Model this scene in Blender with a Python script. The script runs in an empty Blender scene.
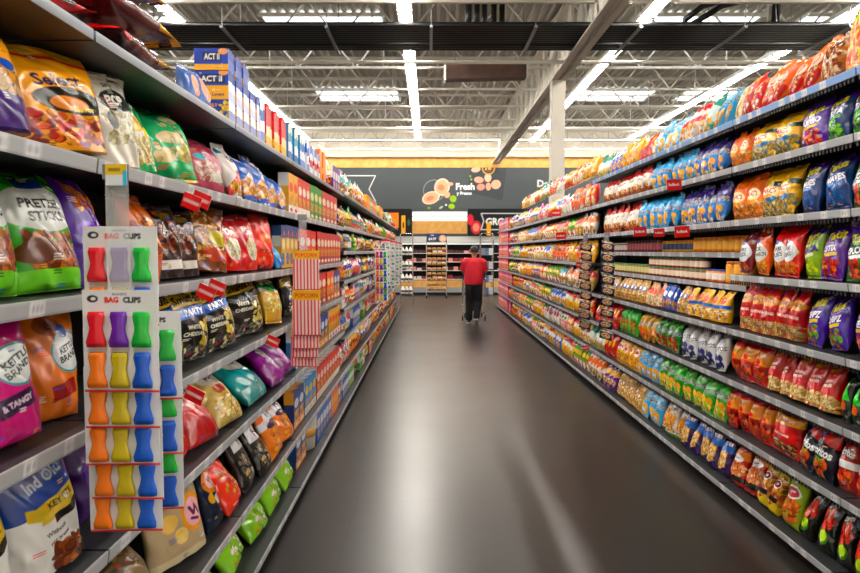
import bpy, math, random, re
import numpy as np
from mathutils import Matrix, Vector, Euler

R = math.radians
C = bpy.context.scene.collection
F, CAMH = 640.0, 1.67
PITCH = math.atan(35.5 / F)
CS, SN = math.cos(PITCH), math.sin(PITCH)
XL, XR = 0.89, 2.0                       # shelf front planes, metres either side of the lens
random.seed(7)
rng = np.random.default_rng(7)

# ------------------------------------------------------------------ helpers
def lin(c):
    if isinstance(c, str):
        c = c.lstrip('#')
        c = [int(c[i:i + 2], 16) / 255 for i in (0, 2, 4)]
    return tuple((x / 12.92 if x <= .04045 else ((x + .055) / 1.055) ** 2.4) for x in c)

def ypx(px, X, Z=CAMH):                  # distance down the aisle of a point on the plane x = X seen at column px
    return (F * abs(X) / abs(px - 430.0) + (Z - CAMH) * SN) / CS

def tag(o, label=None, cat=None, group=None, kind=None):
    if label: o['label'] = label
    if cat: o['category'] = cat
    if group: o['group'] = group
    if kind: o['kind'] = kind
    return o

def empty(name, loc, rz=0.0):
    o = bpy.data.objects.new(name, None)
    C.objects.link(o); o.location = loc; o.rotation_euler = (0, 0, rz)
    o.empty_display_size = .1
    return o

def link(name, me, parent=None, mat=None, loc=(0, 0, 0), rot=(0, 0, 0)):
    o = bpy.data.objects.new(name, me)
    C.objects.link(o); o.location = loc; o.rotation_euler = rot
    if parent: o.parent = parent
    if mat is not None and not me.materials: me.materials.append(mat)
    return o

def copy_tree(o, parent=None):
    c = o.copy(); C.objects.link(c)
    if parent: c.parent = parent
    for ch in list(o.children): copy_tree(ch, c)
    return c

class MB:
    def __init__(s): s.v = []; s.f = []
    def box(s, x0, x1, y0, y1, z0, z1, M=None):
        b = len(s.v)
        p = [(x0,y0,z0),(x1,y0,z0),(x1,y1,z0),(x0,y1,z0),(x0,y0,z1),(x1,y0,z1),(x1,y1,z1),(x0,y1,z1)]
        if M: p = [tuple(M @ Vector(q)) for q in p]
        s.v += p
        s.f += [tuple(b + i for i in q) for q in ((0,3,2,1),(4,5,6,7),(0,1,5,4),(1,2,6,5),(2,3,7,6),(3,0,4,7))]
        return s
    def bar(s, a, b, w, h=None):
        h = h or w
        a, b = Vector(a), Vector(b); d = b - a; L = d.length
        M = Matrix.Translation(a) @ d.to_track_quat('Z', 'Y').to_matrix().to_4x4()
        return s.box(-w/2, w/2, -h/2, h/2, 0, L, M)
    def tube(s, pts, r, n=8, cap=True):
        pts = [Vector(p) for p in pts]
        rr = r if isinstance(r, (list, tuple)) else [r] * len(pts)
        b = len(s.v); up = None
        for i, p in enumerate(pts):
            d = (pts[min(i+1, len(pts)-1)] - pts[max(i-1, 0)]).normalized()
            if up is None: up = d.orthogonal().normalized()
            up = (up - d * up.dot(d)).normalized(); q = d.cross(up)
            for k in range(n):
                a = 2*math.pi*k/n
                s.v.append(tuple(p + (up*math.cos(a) + q*math.sin(a)) * rr[i]))
        for i in range(len(pts)-1):
            for k in range(n):
                k2 = (k+1) % n
                s.f.append((b+i*n+k, b+i*n+k2, b+(i+1)*n+k2, b+(i+1)*n+k))
        if cap:
            s.f.append(tuple(b+k for k in reversed(range(n))))
            s.f.append(tuple(b+(len(pts)-1)*n+k for k in range(n)))
        return s
    def lathe(s, prof, n=16, M=None):
        b = len(s.v)
        for (r, z) in prof:
            for k in range(n):
                a = 2*math.pi*k/n
                p = Vector((r*math.cos(a), r*math.sin(a), z))
                s.v.append(tuple(M @ p) if M else tuple(p))
        for i in range(len(prof)-1):
            for k in range(n):
                k2 = (k+1) % n
                s.f.append((b+i*n+k, b+i*n+k2, b+(i+1)*n+k2, b+(i+1)*n+k))
        s.f.append(tuple(b+k for k in reversed(range(n))))
        s.f.append(tuple(b+(len(prof)-1)*n+k for k in range(n)))
        return s
    def mesh(s, name, smooth=False):
        me = bpy.data.meshes.new(name); me.from_pydata(s.v, [], s.f); me.update()
        if smooth: me.shade_smooth()
        return me
    def build(s, name, mat, parent=None, smooth=False, loc=(0,0,0), rot=(0,0,0)):
        return link(name, s.mesh(name, smooth), parent, mat, loc, rot)

# ------------------------------------------------------------------ materials
def mat(name, col=(.5,.5,.5), rough=.5, metal=0, spec=.5, coat=0, attr=False, noise=None, bump=None, emit=None, alpha=1, trans=0):
    m = bpy.data.materials.new(name); m.use_nodes = True
    nt = m.node_tree; b = nt.nodes['Principled BSDF']
    col = lin(col)
    b.inputs['Base Color'].default_value = (*col, 1)
    b.inputs['Roughness'].default_value = rough
    b.inputs['Metallic'].default_value = metal
    b.inputs['Specular IOR Level'].default_value = spec
    b.inputs['Coat Weight'].default_value = coat
    b.inputs['Alpha'].default_value = alpha
    b.inputs['Transmission Weight'].default_value = trans
    if attr:
        a = nt.nodes.new('ShaderNodeAttribute'); a.attribute_name = 'print'
        nt.links.new(a.outputs['Color'], b.inputs['Base Color'])
    if noise:
        sc, c2, lo, hi = noise
        tc = nt.nodes.new('ShaderNodeTexCoord'); n = nt.nodes.new('ShaderNodeTexNoise')
        n.inputs['Scale'].default_value = sc; n.inputs['Detail'].default_value = 6
        rp = nt.nodes.new('ShaderNodeValToRGB')
        rp.color_ramp.elements[0].position = lo; rp.color_ramp.elements[1].position = hi
        rp.color_ramp.elements[0].color = (*col, 1); rp.color_ramp.elements[1].color = (*lin(c2), 1)
        nt.links.new(tc.outputs['Object'], n.inputs['Vector']); nt.links.new(n.outputs['Fac'], rp.inputs['Fac'])
        nt.links.new(rp.outputs['Color'], b.inputs['Base Color'])
    if bump:
        sc, st = bump
        tc = nt.nodes.new('ShaderNodeTexCoord'); n = nt.nodes.new('ShaderNodeTexNoise'); bp = nt.nodes.new('ShaderNodeBump')
        n.inputs['Scale'].default_value = sc; n.inputs['Detail'].default_value = 3; n.inputs['Distortion'].default_value = .6
        bp.inputs['Strength'].default_value = st; bp.inputs['Distance'].default_value = .02
        nt.links.new(tc.outputs['Object'], n.inputs['Vector']); nt.links.new(n.outputs['Fac'], bp.inputs['Height'])
        nt.links.new(bp.outputs['Normal'], b.inputs['Normal'])
    if emit:
        b.inputs['Emission Color'].default_value = (*lin(emit[0]), 1)
        b.inputs['Emission Strength'].default_value = emit[1]
    return m

def foil():
    m = mat('printed_foil', rough=.23, spec=.7, attr=True); nt = m.node_tree; b = nt.nodes['Principled BSDF']
    tc = nt.nodes.new('ShaderNodeTexCoord'); oi = nt.nodes.new('ShaderNodeObjectInfo'); ad = nt.nodes.new('ShaderNodeVectorMath'); ml = nt.nodes.new('ShaderNodeMath'); ml.operation = 'MULTIPLY'; ml.inputs[1].default_value = 9
    nt.links.new(oi.outputs['Random'], ml.inputs[0]); nt.links.new(tc.outputs['Object'], ad.inputs[0]); nt.links.new(ml.outputs[0], ad.inputs[1])
    n = nt.nodes.new('ShaderNodeTexNoise'); n.noise_type = 'RIDGED_MULTIFRACTAL'; n.inputs['Scale'].default_value = 9; n.inputs['Detail'].default_value = 2; n.inputs['Distortion'].default_value = .8; n.inputs['Roughness'].default_value = .55
    bp = nt.nodes.new('ShaderNodeBump'); bp.inputs['Strength'].default_value = .8; bp.inputs['Distance'].default_value = .022
    nt.links.new(ad.outputs[0], n.inputs['Vector']); nt.links.new(n.outputs[0], bp.inputs['Height']); nt.links.new(bp.outputs['Normal'], b.inputs['Normal'])
    return m
M = {
    'foil': foil(),
    'foil_old':  mat('printed_foil', rough=.24, spec=.7, attr=True, bump=(16, .75)),
    'board': mat('printed_card', rough=.42, spec=.45, attr=True),
    'paint': mat('printed_strip', rough=.35, spec=.5, attr=True),
    'mural': mat('printed_mural', rough=.6, spec=.2, attr=True),
    'deck':  mat('grey_shelf_steel', '#2e3033', .42, .35, noise=(3, '#3a3b3d', .35, .7)),
    'under': mat('black_panel', '#0b0b0c', .6, 0, .3),
    'upright': mat('dark_upright', '#1a1a1b', .5, .3),
    'chrome': mat('chrome_wire', '#c9ccd0', .22, .95),
    'plastic': mat('clear_strip', '#eef1f4', .2, 0, .5, alpha=.25),
    'white': mat('white_paint', '#e9e6de', .5),
    'joist': mat('joist_paint', '#d9d5ca', .55, noise=(1.2, '#c6c1b4', .3, .75)),
    'girder': mat('girder_paint', '#d8d0c6', .55, noise=(2.5, '#c4baae', .3, .75)),
    'roofdeck': mat('roof_deck', '#bab5a8', .6, noise=(.5, '#a8a396', .3, .7)),
    'pipe_black': mat('black_insulation', '#08080a', .42, 0, .4),
    'pipe_white': mat('pale_pipe', '#dedad0', .4),
    'strut': mat('galvanised_strut', '#8f8f8e', .4, .6),
    'brownbox': mat('brown_duct', '#4a342d', .5, noise=(5, '#624639', .35, .7)),
    'dark': mat('charcoal_wall', '#474b4d', .7, noise=(2, '#3f4345', .3, .7)),
    'cream': mat('cream_wall', '#ece3cf', .7),
    'wood': mat('honey_wood', '#d9a24e', .5, noise=(6, '#c98f3e', .35, .65)),
    'black': mat('black_plastic', '#0a0a0b', .4),
    'rubber': mat('rubber', '#151515', .7),
    'lid_green': mat('lid_green', '#0d8a3f', .35), 'lid_white': mat('lid_white', '#e8e8e4', .35),
    'lid_orange': mat('lid_orange', '#e98a1a', .35), 'lid_blue': mat('lid_blue', '#164a9c', .35), 'lid_black': mat('lid_black', '#1b1718', .35),
    'tray': mat('brown_tray', '#4a2c17', .6),
    'skin': mat('skin', '#b07a5a', .5), 'hair': mat('hair', '#0c0a0a', .6),
    'shirt': mat('red_shirt', '#d3122a', .8, noise=(9, '#c00f26', .3, .7)), 'jeans': mat('dark_jeans', '#12141c', .8),
    'shoe': mat('shoe', '#23252a', .6), 'sole': mat('sole', '#d8d8d5', .5),
    'lamp': mat('lamp_diffuser', '#ffffff', .5, emit=('#fff8ee', 58)),
    'sky': mat('skylight_panel', '#ffffff', .5, emit=('#f4f9ff', 2.4)),
    'caselight': mat('case_light', '#ffffff', .5, emit=('#f3f6ee', .8)),
    'meatcase': mat('case_white', '#cfd0cc', .4),
    'grey': mat('grey_bumper', '#8c8f92', .4),
}
for nm, c in (('red', '#e0182a'), ('purple', '#6a1fa8'), ('green', '#12b53a'), ('orange', '#f57a12'), ('yellow', '#c9b414'), ('blue', '#0d56c8')):
    M['clip_' + nm] = mat('clip_' + nm, c, .25, 0, .5, coat=.3)

# ------------------------------------------------------------------ printed artwork: painted per mesh point
_T = {}
def text_tris(s):
    if s in _T: return _T[s]
    cu = bpy.data.curves.new('t', 'FONT'); cu.body = s; cu.size = 1; cu.offset = .034; cu.resolution_u = 2
    ob = bpy.data.objects.new('t', cu); C.objects.link(ob)
    dg = bpy.context.evaluated_depsgraph_get(); ev = ob.evaluated_get(dg); me = ev.to_mesh()
    me.calc_loop_triangles()
    co = np.array([v.co[:2] for v in me.vertices]) if len(me.vertices) else np.zeros((0, 2))
    tr = np.array([t.vertices[:] for t in me.loop_triangles])
    ev.to_mesh_clear(); bpy.data.objects.remove(ob); bpy.data.curves.remove(cu)
    mn, mx = co.min(0), co.max(0)
    co = co - (mn + mx) / 2
    _T[s] = (co, tr, mx - mn)
    return _T[s]

class Art:
    """canvas with u to the right and v upwards, both 0..1; w,h in metres"""
    def __init__(s, nx, ny, w, h, bg, seed=1):
        s.W, s.H, s.w, s.h = nx*3, ny*3, w, h
        s.a = np.zeros((s.H, s.W, 3)); s.a[:] = lin(bg)
        yy, xx = np.mgrid[0:s.H, 0:s.W]
        s.X = (xx + .5) / s.W * w; s.Y = (yy + .5) / s.H * h
        s.r = random.Random(seed)
    def put(s, m, c): s.a[m] = lin(c) if isinstance(c, str) else c
    def rect(s, u0, v0, u1, v1, c, ang=0):
        if ang:
            cx, cy = (u0+u1)/2*s.w, (v0+v1)/2*s.h; ca, sa = math.cos(R(ang)), math.sin(R(ang))
            x, y = s.X-cx, s.Y-cy; X, Y = x*ca+y*sa, -x*sa+y*ca
            s.put((abs(X) < (u1-u0)/2*s.w) & (abs(Y) < (v1-v0)/2*s.h), c)
        else: s.put((s.X >= u0*s.w) & (s.X < u1*s.w) & (s.Y >= v0*s.h) & (s.Y < v1*s.h), c)
    def ell(s, u, v, ru, rv, c, ang=0):
        ca, sa = math.cos(R(ang)), math.sin(R(ang)); x, y = s.X-u*s.w, s.Y-v*s.h
        X, Y = (x*ca+y*sa)/(ru*s.w), (-x*sa+y*ca)/(rv*s.h)
        s.put(X*X+Y*Y < 1, c)
    def ring(s, u, v, r, th, c):
        d = np.hypot(s.X-u*s.w, s.Y-v*s.h); s.put(abs(d-r) < th/2, c)
    def poly(s, pts, c):
        m = np.zeros(s.X.shape, bool); n = len(pts)
        P = [(u*s.w, v*s.h) for u, v in pts]
        for i in range(n):
            (x0, y0), (x1, y1) = P[i], P[(i+1) % n]
            if y0 == y1: continue
            k = ((s.Y > min(y0, y1)) & (s.Y <= max(y0, y1)))
            m ^= k & (s.X < x0 + (s.Y-y0)*(x1-x0)/(y1-y0))
        s.put(m, c)
    def line(s, pts, th, c):
        for (u0, v0), (u1, v1) in zip(pts, pts[1:]):
            ax, ay, bx, by = u0*s.w, v0*s.h, u1*s.w, v1*s.h
            L2 = (bx-ax)**2+(by-ay)**2
            t = np.clip(((s.X-ax)*(bx-ax)+(s.Y-ay)*(by-ay))/L2, 0, 1)
            s.put(np.hypot(s.X-ax-t*(bx-ax), s.Y-ay-t*(by-ay)) < th/2, c)
    def food(s, u0, v0, u1, v1, cols, n, size):
        size *= .72
        for i in range(int(n*1.9)):
            u, v = s.r.uniform(u0, u1), s.r.uniform(v0, v1); c = np.array(lin(s.r.choice(cols)))
            r1, r2 = size*s.r.uniform(.7, 1.2), size*s.r.uniform(.4, .9); a = s.r.uniform(0, 180)
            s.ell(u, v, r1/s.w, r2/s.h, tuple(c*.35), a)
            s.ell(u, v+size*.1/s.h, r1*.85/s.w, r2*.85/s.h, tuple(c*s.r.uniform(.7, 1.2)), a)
    def text(s, t, u, v, th, c, oc=None, ang=0, mw=.9, ow=.1):
        co, tr, sz = text_tris(t)
        k = th*s.h / sz[1]
        kx = min(k, mw*s.w / sz[0])
        ca, sa = math.cos(R(ang)), math.sin(R(ang))
        p = co * [kx, k]; p = np.stack([p[:,0]*ca-p[:,1]*sa + u*s.w, p[:,0]*sa+p[:,1]*ca + v*s.h], 1)
        px, py = p[:,0]/s.w*s.W - .5, p[:,1]/s.h*s.H - .5
        m = np.zeros((s.H, s.W), bool)
        for a, b, d in tr:
            x0, x1 = max(0, int(min(px[a], px[b], px[d]))), min(s.W-1, int(max(px[a], px[b], px[d]))+1)
            y0, y1 = max(0, int(min(py[a], py[b], py[d]))), min(s.H-1, int(max(py[a], py[b], py[d]))+1)
            if x1 < x0 or y1 < y0: continue
            gy, gx = np.mgrid[y0:y1+1, x0:x1+1]
            def e(i, j): return (px[j]-px[i])*(gy-py[i]) - (py[j]-py[i])*(gx-px[i])
            e1, e2, e3 = e(a, b), e(b, d), e(d, a)
            m[y0:y1+1, x0:x1+1] |= ((e1 >= 0) & (e2 >= 0) & (e3 >= 0)) | ((e1 <= 0) & (e2 <= 0) & (e3 <= 0))
        if oc:
            o = m.copy(); n = max(1, int(ow*th*s.H))
            for dx in range(-n, n+1):
                for dy in range(-n, n+1):
                    if dx*dx+dy*dy <= n*n: o |= np.roll(np.roll(m, dx, 1), dy, 0)
            s.put(o, oc)
        s.put(m, c)
    def ops(s, L):
        for o in L:
            k, a = o[0], o[1:]
            {'r': s.rect, 'e': s.ell, 'p': s.poly, 'f': s.food, 't': s.text, 'l': s.line, 'o': s.ring}[k](*a)
        return s
    def fine(s, n):
        for i in range(n):
            u, v = s.r.uniform(.08, .8), s.r.choice((s.r.uniform(.03, .3), s.r.uniform(.6, .97)))
            c = s.r.choice(('#f0eee6', '#1a1a1c', '#e8b81c', '#c9202c', '#1f52a0'))
            w = s.r.uniform(.04, .2)
            for k in range(s.r.choice((1, 2, 3))): s.rect(u, v-k*.02, u+w*s.r.uniform(.6, 1), v-k*.02+.008, c)
        return s
    def down(s):
        a = s.a.reshape(s.H//3, 3, s.W//3, 3, 3).mean((1, 3))
        l = (a*[.2126, .7152, .0722]).sum(-1, keepdims=True)
        return np.clip(l*.92 + (a-l)*1.22, .003, .9)

def set_print(me, cols):
    at = me.color_attributes.new('print', 'FLOAT_COLOR', 'POINT')
    c = np.ones((len(me.vertices), 4), np.float32); c[:, :3] = cols
    at.data.foreach_set('color', c.ravel())

def ring_mesh(name, X, Y, Z, col, capc=True, smooth=True):
    """X,Y,Z arrays (rows, ring); closed tube of quads with end caps"""
    nr, n = X.shape
    v = np.stack([X, Y, Z], -1).reshape(-1, 3)
    i = np.arange(nr-1)[:, None]*n; k = np.arange(n)[None]; k2 = (k+1) % n
    f = np.stack([i+k, i+k2, i+n+k2, i+n+k], -1).reshape(-1, 4).tolist()
    if capc:
        f.append(list(range(n-1, -1, -1))); f.append([(nr-1)*n+q for q in range(n)])
    me = bpy.data.meshes.new(name); me.from_pydata(v.tolist(), [], f); me.update()
    if smooth: me.shade_smooth()
    set_print(me, col.reshape(-1, 3))
    return me

def bag_parts(name, w, h, t, nf, nv, form, seed, art, back, split=False):
    r = random.Random(seed); ph = [r.uniform(0, 6.3) for _ in range(8)]
    nb = max(5, nf//4)
    uf = np.linspace(-1, 1, nf); ub = np.linspace(1, -1, nb+2)[1:-1]
    U = np.concatenate([uf, ub]); S = np.concatenate([-np.ones(nf), np.ones(nb)])
    V = np.linspace(0, 1, nv)[:, None]; U = U[None]
    if form == 'stand':   P = (1-np.clip(V/.92, 0, 1)**2.4)**.75*(.82+.18*np.sin(np.pi*V)); ex = 3.2
    elif form == 'slump': P = np.maximum(0, np.sin(np.pi*V**.72))**.5*(1.05-.3*V); ex = 2.6
    else:                 P = np.maximum(0, np.sin(np.pi*np.clip((V-.035)/.865, 0, 1)))**.55; ex = 2.8
    T = t/2*np.maximum(0, 1-np.abs(U)**ex)**.62*P
    edge = np.exp(-(1-V)/.16) + (.25 if form == 'stand' else .9)*np.exp(-V/.14)
    inr = np.maximum(0, 1-U**2)**.5
    wr = .055*t*edge*np.sin(U*8+ph[0]+2*np.sin(V*5+ph[1]))*inr*np.minimum(1, (1-V)/.05)*(1 if form == 'stand' else np.minimum(1, V/.05))
    wr = wr + .05*t*np.sin(U*3.1+V*7+ph[2])*np.sin(V*9+ph[3])*inr*P + .03*t*np.sin(U*11+V*15+ph[4])*inr*P*np.sin(V*5+ph[5])
    wr = wr + .035*t*np.sin(8*(U*1.2+V*3)+ph[6])*edge*inr*P
    Y = S*(T) + wr*(S < 0) - wr*.5*(S > 0)
    Wd = w/2*(1-(.07 if form != 'stand' else .03)*np.sin(np.pi*V)**.8) + .012*w*np.sin(V*13+ph[7])
    X = U*Wd
    Z = V*h + .012*h*np.sin(U*4+ph[1])*V**3*1.5
    b = r.uniform(-.25, .35)*t
    Y = Y + b*np.maximum(0, (V-.72)/.28)**1.6 + 0*X
    Z = Z + 0*X
    col = np.zeros((nv, nf+nb, 3)); col[:, :nf] = art; col[:, nf:] = np.array(lin(back))
    if split:
        k = int(round((nv-1)*.945))
        b1 = ring_mesh(name, X[:k+1], Y[:k+1], Z[:k+1], col[:k+1])
        Ys = Y[k:].copy(); zz = np.linspace(0, 1, nv-k)[:, None]
        if nv-k >= 3:
            b2 = ring_mesh(name+'_seal', X[k:], Ys*.98, Z[k:], np.clip(col[k:]*(.85+.3*(np.arange(nv-k) % 2)[:, None, None]), 0, 1))
            return b1, b2
    return ring_mesh(name, X, Y, Z, col), None

def box_mesh(name, w, h, t, nf, nv, art, side, top=None):
    ns = 4
    c = .004
    xs = list(np.linspace(-w/2, w/2, nf)) + [w/2]*ns + [w/2, -w/2] + [-w/2]*ns
    ys = [-t/2]*nf + list(np.linspace(-t/2+c, t/2-c, ns)) + [t/2, t/2] + list(np.linspace(t/2-c, -t/2+c, ns))
    zs = np.linspace(0, h, nv)
    n = len(xs)
    X = np.tile(xs, (nv, 1)); Y = np.tile(ys, (nv, 1)); Z = np.tile(zs[:, None], (1, n))
    col = np.zeros((nv, n, 3)); col[:, :nf] = art
    sc = np.array([lin(x) for x in side])        # vertical colour blocks of the spine, bottom to top
    idx = np.minimum((np.linspace(0, .999, nv)*len(sc)).astype(int), len(sc)-1)
    col[:, nf:] = sc[idx][:, None]
    return ring_mesh(name, X, Y, Z, col, smooth=False)

# ------------------------------------------------------------------ product designs
D = {}
def d(key, noun, look, form, w, h, t, bg, ops, side=None, cat=None):
    D[key] = dict(noun=noun, look=look, form=form, w=w, h=h, t=t, bg=bg, ops=ops, side=side or [bg], cat=cat or ('box' if form == 'box' else 'snack bag'))
POP = ('#f3ead0', '#fff7e0', '#e8d39a'); CHIP = ('#e0a54a', '#c98428', '#eec06a'); NUT = ('#b9854a', '#8e5a2b', '#d9b27a'); HOT = ('#d0441a', '#e8701e', '#9a2410'); PRZ = ('#8a4a1c', '#a8642c', '#6a3212')

# --- near left
d('gold', 'snack_mix_bag', 'purple and gold snack mix bag', 'stand', .24,.36,.13, '#e2a012', [('r',0,0,1,.36,'#3c2168'),('f',.05,.3,.95,.5,('#caa27a','#a87a58','#e8cfae'),30,.022),('t','GOLD',.45,.78,.1,'#1d2346'),('t','OLD',.5,.66,.09,'#1d2346'),('e',.75,.52,.12,.05,'#1c4da0')])
d('select', 'snack_mix_bag', 'yellow snack mix bag with red nut picture', 'stand', .25,.35,.12, '#eaa814', [('r',0,.86,1,.9,'#d9480f'),('f',.0,.04,1,.34,('#b93a12','#d8641c','#7a1f0c','#e8a060'),90,.02),('e',.62,.47,.42,.13,'#1c1a14'),('e',.55,.44,.2,.07,'#d98a1c'),('t','Select',.5,.66,.12,'#26204a',None,8,.75),('t','Flavor',.7,.4,.05,'#e8d80f',None,8,.4),('r',0,0,1,.05,'#e0a010')])
d('whitepop', 'popcorn_bag', 'white popcorn bag with black lettering', 'stand', .24,.34,.13, '#e9e6dc', [('f',.15,.25,.85,.6,('#cfc8a8','#efe8c8','#a8a080'),60,.02),('e',.55,.72,.4,.12,'#2a2a2a'),('t','POP',.52,.72,.12,'#e9e6dc'),('t','Skinny',.5,.88,.06,'#2a2a2a'),('e',.3,.5,.1,.1,'#3a3a38')])
d('greenyel', 'snack_mix_bag', 'green and yellow snack bag with white panel', 'stand', .24,.31,.11, '#43a067', [('r',.05,.1,.95,.5,'#e9e3cd'),('f',.1,.1,.9,.4,('#d8c890','#e8dcae','#b8a060'),40,.02),('e',.35,.56,.3,.1,'#e9b41c'),('e',.75,.45,.2,.08,'#e9d01c'),('l',[(.2,.72),(.45,.66),(.8,.85)],.012,'#ffffff')])
d('green', 'snack_mix_bag', 'mint green bag with cream nuggets pictured', 'pillow', .25,.34,.13, '#4fae78', [('e',.45,.5,.22,.08,'#d8c7a0'),('e',.3,.28,.17,.09,'#d4bf8e'),('e',.62,.76,.18,.06,'#c9e0a8'),('e',.7,.32,.2,.1,'#c8bc3c'),('f',.2,.2,.8,.75,('#c9b98c','#e4d7ae'),16,.02),('r',0,0,1,.04,'#e0c050')])
d('pinkbag', 'snack_mix_bag', 'dusty pink crinkled snack bag', 'pillow', .23,.3,.12, '#b5566a', [('e',.5,.66,.36,.1,'#8f3a4e'),('e',.5,.3,.36,.16,'#e2c9b8'),('f',.2,.15,.8,.45,('#d8a9a0','#b86a70','#f0dcd0'),26,.02),('e',.3,.5,.15,.05,'#5cb8c8'),('e',.7,.22,.18,.07,'#dcd8cc')])
d('redwhite', 'cracker_bag', 'white and red cracker bag', 'pillow', .22,.28,.1, '#e9e2e0', [('p',[(0,.2),(1,.62),(1,.35),(0,0)],'#cf1f2c'),('t','KEY',.5,.66,.12,'#2b2b2b',None,-20),('f',.1,.05,.9,.25,CHIP,20,.018),('e',.2,.85,.15,.07,'#49a8c0')])
d('bluewhite', 'cracker_bag', 'blue and white cracker bag', 'pillow', .22,.28,.1, '#e4e8ee', [('p',[(0,1),(.5,.55),(0,.35)],'#1c57b0'),('r',0,.86,1,1,'#1c57b0'),('t','CHX',.6,.66,.13,'#23252b',None,-10),('f',.02,.05,.98,.4,('#cf8a3c','#e0a862','#a8621e'),60,.02),('r',0,0,1,.1,'#1f66bd')])
d('pretzel', 'pretzel_bag', 'green bag of pretzel sticks with white label', 'slump', .25,.36,.13, '#4e9a24', [('r',0,.86,1,1,'#3c7a1c'),('e',.5,.66,.52,.2,'#c9cbc8'),('r',.3,.84,.7,.93,'#16356f'),('t','PRETZEL',.52,.7,.085,'#15171a',None,0,.86),('t','STICKS',.52,.59,.085,'#15171a',None,0,.8),('f',.15,.15,.85,.45,PRZ,70,.022),('e',.25,.3,.22,.1,'#5a2d12'),('r',0,0,1,.16,'#7cc32a')])
d('purpret', 'pretzel_bag', 'shiny purple pretzel bag', 'slump', .22,.34,.12, '#4a1c8c', [('f',.2,.66,.9,.9,('#d9803a','#a8541c','#e8a468'),20,.026),('l',[(.3,.5),(.7,.42)],.02,'#c9a018'),('e',.3,.5,.2,.08,'#6a35b4'),('r',0,0,1,.1,'#3a126c')])
d('copper', 'snack_mix_bag', 'copper orange foil snack bag', 'pillow', .24,.3,.11, '#c0662a', [('e',.5,.5,.4,.2,'#e29050'),('f',.1,.3,.9,.7,('#d98a4a','#8c4318'),20,.022)])
d('choc', 'snack_mix_bag', 'dark brown chocolate snack bag', 'stand', .2,.3,.1, '#2a1410', [('f',.2,.35,.8,.75,('#6b2f1c','#8c4a2c','#3c1810'),26,.022),('r',.15,.12,.8,.24,'#e4ded8'),('r',0,0,1,.07,'#1a0c0a'),('e',.5,.85,.25,.05,'#6d5a20')])
d('browngold', 'popcorn_bag', 'brown and gold caramel popcorn bag', 'stand', .22,.33,.12, '#6a3a22', [('f',.1,.15,.9,.9,('#b8743c','#d9a868','#8a4a24','#e8c890'),60,.022),('e',.7,.5,.25,.12,'#c9b83a'),('e',.6,.25,.3,.1,'#b8502c')])
d('redpop', 'popcorn_bag', 'bright red popcorn bag with white bowl', 'stand', .2,.31,.11, '#bf1626', [('e',.62,.38,.3,.2,'#e8dccc'),('f',.4,.28,.9,.5,POP,26,.018),('t','POP',.5,.68,.12,'#ffffff',None,-12),('r',0,.9,1,1,'#8c0f1c')])
d('orangepop', 'popcorn_bag', 'plain orange cheese popcorn bag', 'slump', .22,.34,.11, '#f0501c', [('t','POPCORN',.5,.3,.07,'#1c1a1a',None,-4,.8),('e',.5,.55,.28,.09,'#f47a2c'),('r',0,0,1,.08,'#d9401a')])
d('bluesmall', 'popcorn_bag', 'small blue popcorn bag', 'slump', .16,.2,.08, '#1f86cf', [('e',.5,.5,.3,.2,'#5cb4e8')])
d('yelbox', 'cracker_box', 'tan and blue cereal box', 'box', .17,.28,.06, '#c99a34', [('r',0,.7,1,1,'#2a4a80'),('e',.5,.55,.3,.12,'#e8dcb0'),('r',.1,.08,.6,.35,'#345a94'),('e',.7,.8,.16,.08,'#d9402c')], side=['#2f4f86','#c99a34','#d9d2bc','#2f4f86'])
d('magenta', 'popcorn_bag', 'magenta popcorn bag with round white label', 'slump', .22,.36,.13, '#b80f74', [('e',.7,.62,.34,.17,'#3c98a0'),('e',.7,.62,.31,.15,'#e6ecec'),('t','KETTLE',.7,.66,.06,'#15171a',None,20,.5),('t','BRAND',.7,.58,.06,'#15171a',None,20,.5),('r',.3,.26,.8,.4,'#2a0f38',12),('t','& TANGY',.56,.33,.05,'#e8d8ea',None,12,.4)])
d('orangesm', 'popcorn_bag', 'orange caramel bag with round white label', 'slump', .23,.34,.13, '#d27a10', [('e',.72,.6,.33,.19,'#3c98a0'),('e',.72,.6,.3,.17,'#dfe5e6'),('t','KETTLE',.72,.64,.06,'#15171a',None,18,.5),('t','BRAND',.72,.56,.06,'#15171a',None,18,.5),('r',.35,.2,.8,.34,'#8c1f0f',12),('e',.45,.82,.22,.09,'#8a4a14'),('e',.66,.78,.1,.06,'#173c86')])
def smart(extra, title='Smartfood'):
    return [('p',[(0,.7),(1,.8),(1,.98),(0,.88)],'#d9b31c'),('t',title,.5,.84,.11,'#17171a',None,6,.85)]+extra+[('f',.05,.03,.95,.2,('#4a4a44','#2a2a28','#d8cfa8','#6a6a60'),26,.02),('f',.6,.2,.95,.55,('#e0cf8e','#c9b468','#f0e4b4'),18,.024)]
d('smartparty', 'popcorn_bag', 'black popcorn bag with yellow and blue banners', 'pillow', .25,.34,.12, '#191918', smart([('p',[(0,.54),(1,.64),(1,.78),(0,.68)],'#1f5fb4'),('t','PARTY',.5,.66,.09,'#ffffff',None,6,.7),('t','WHITE',.4,.45,.055,'#e8e4d4',None,0,.5),('t','CHEDDAR',.42,.36,.055,'#e8e4d4',None,0,.6)]))
d('smart', 'popcorn_bag', 'large black popcorn bag with yellow banner', 'pillow', .3,.345,.13, '#191918', smart([('t','WHITE',.36,.54,.06,'#e8e4d4',None,0,.5),('t','CHEDDAR',.38,.44,.06,'#e8e4d4',None,0,.6),('f',.2,.88,.8,.97,('#d8cc9c','#e8dca8'),8,.02)]))
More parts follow.
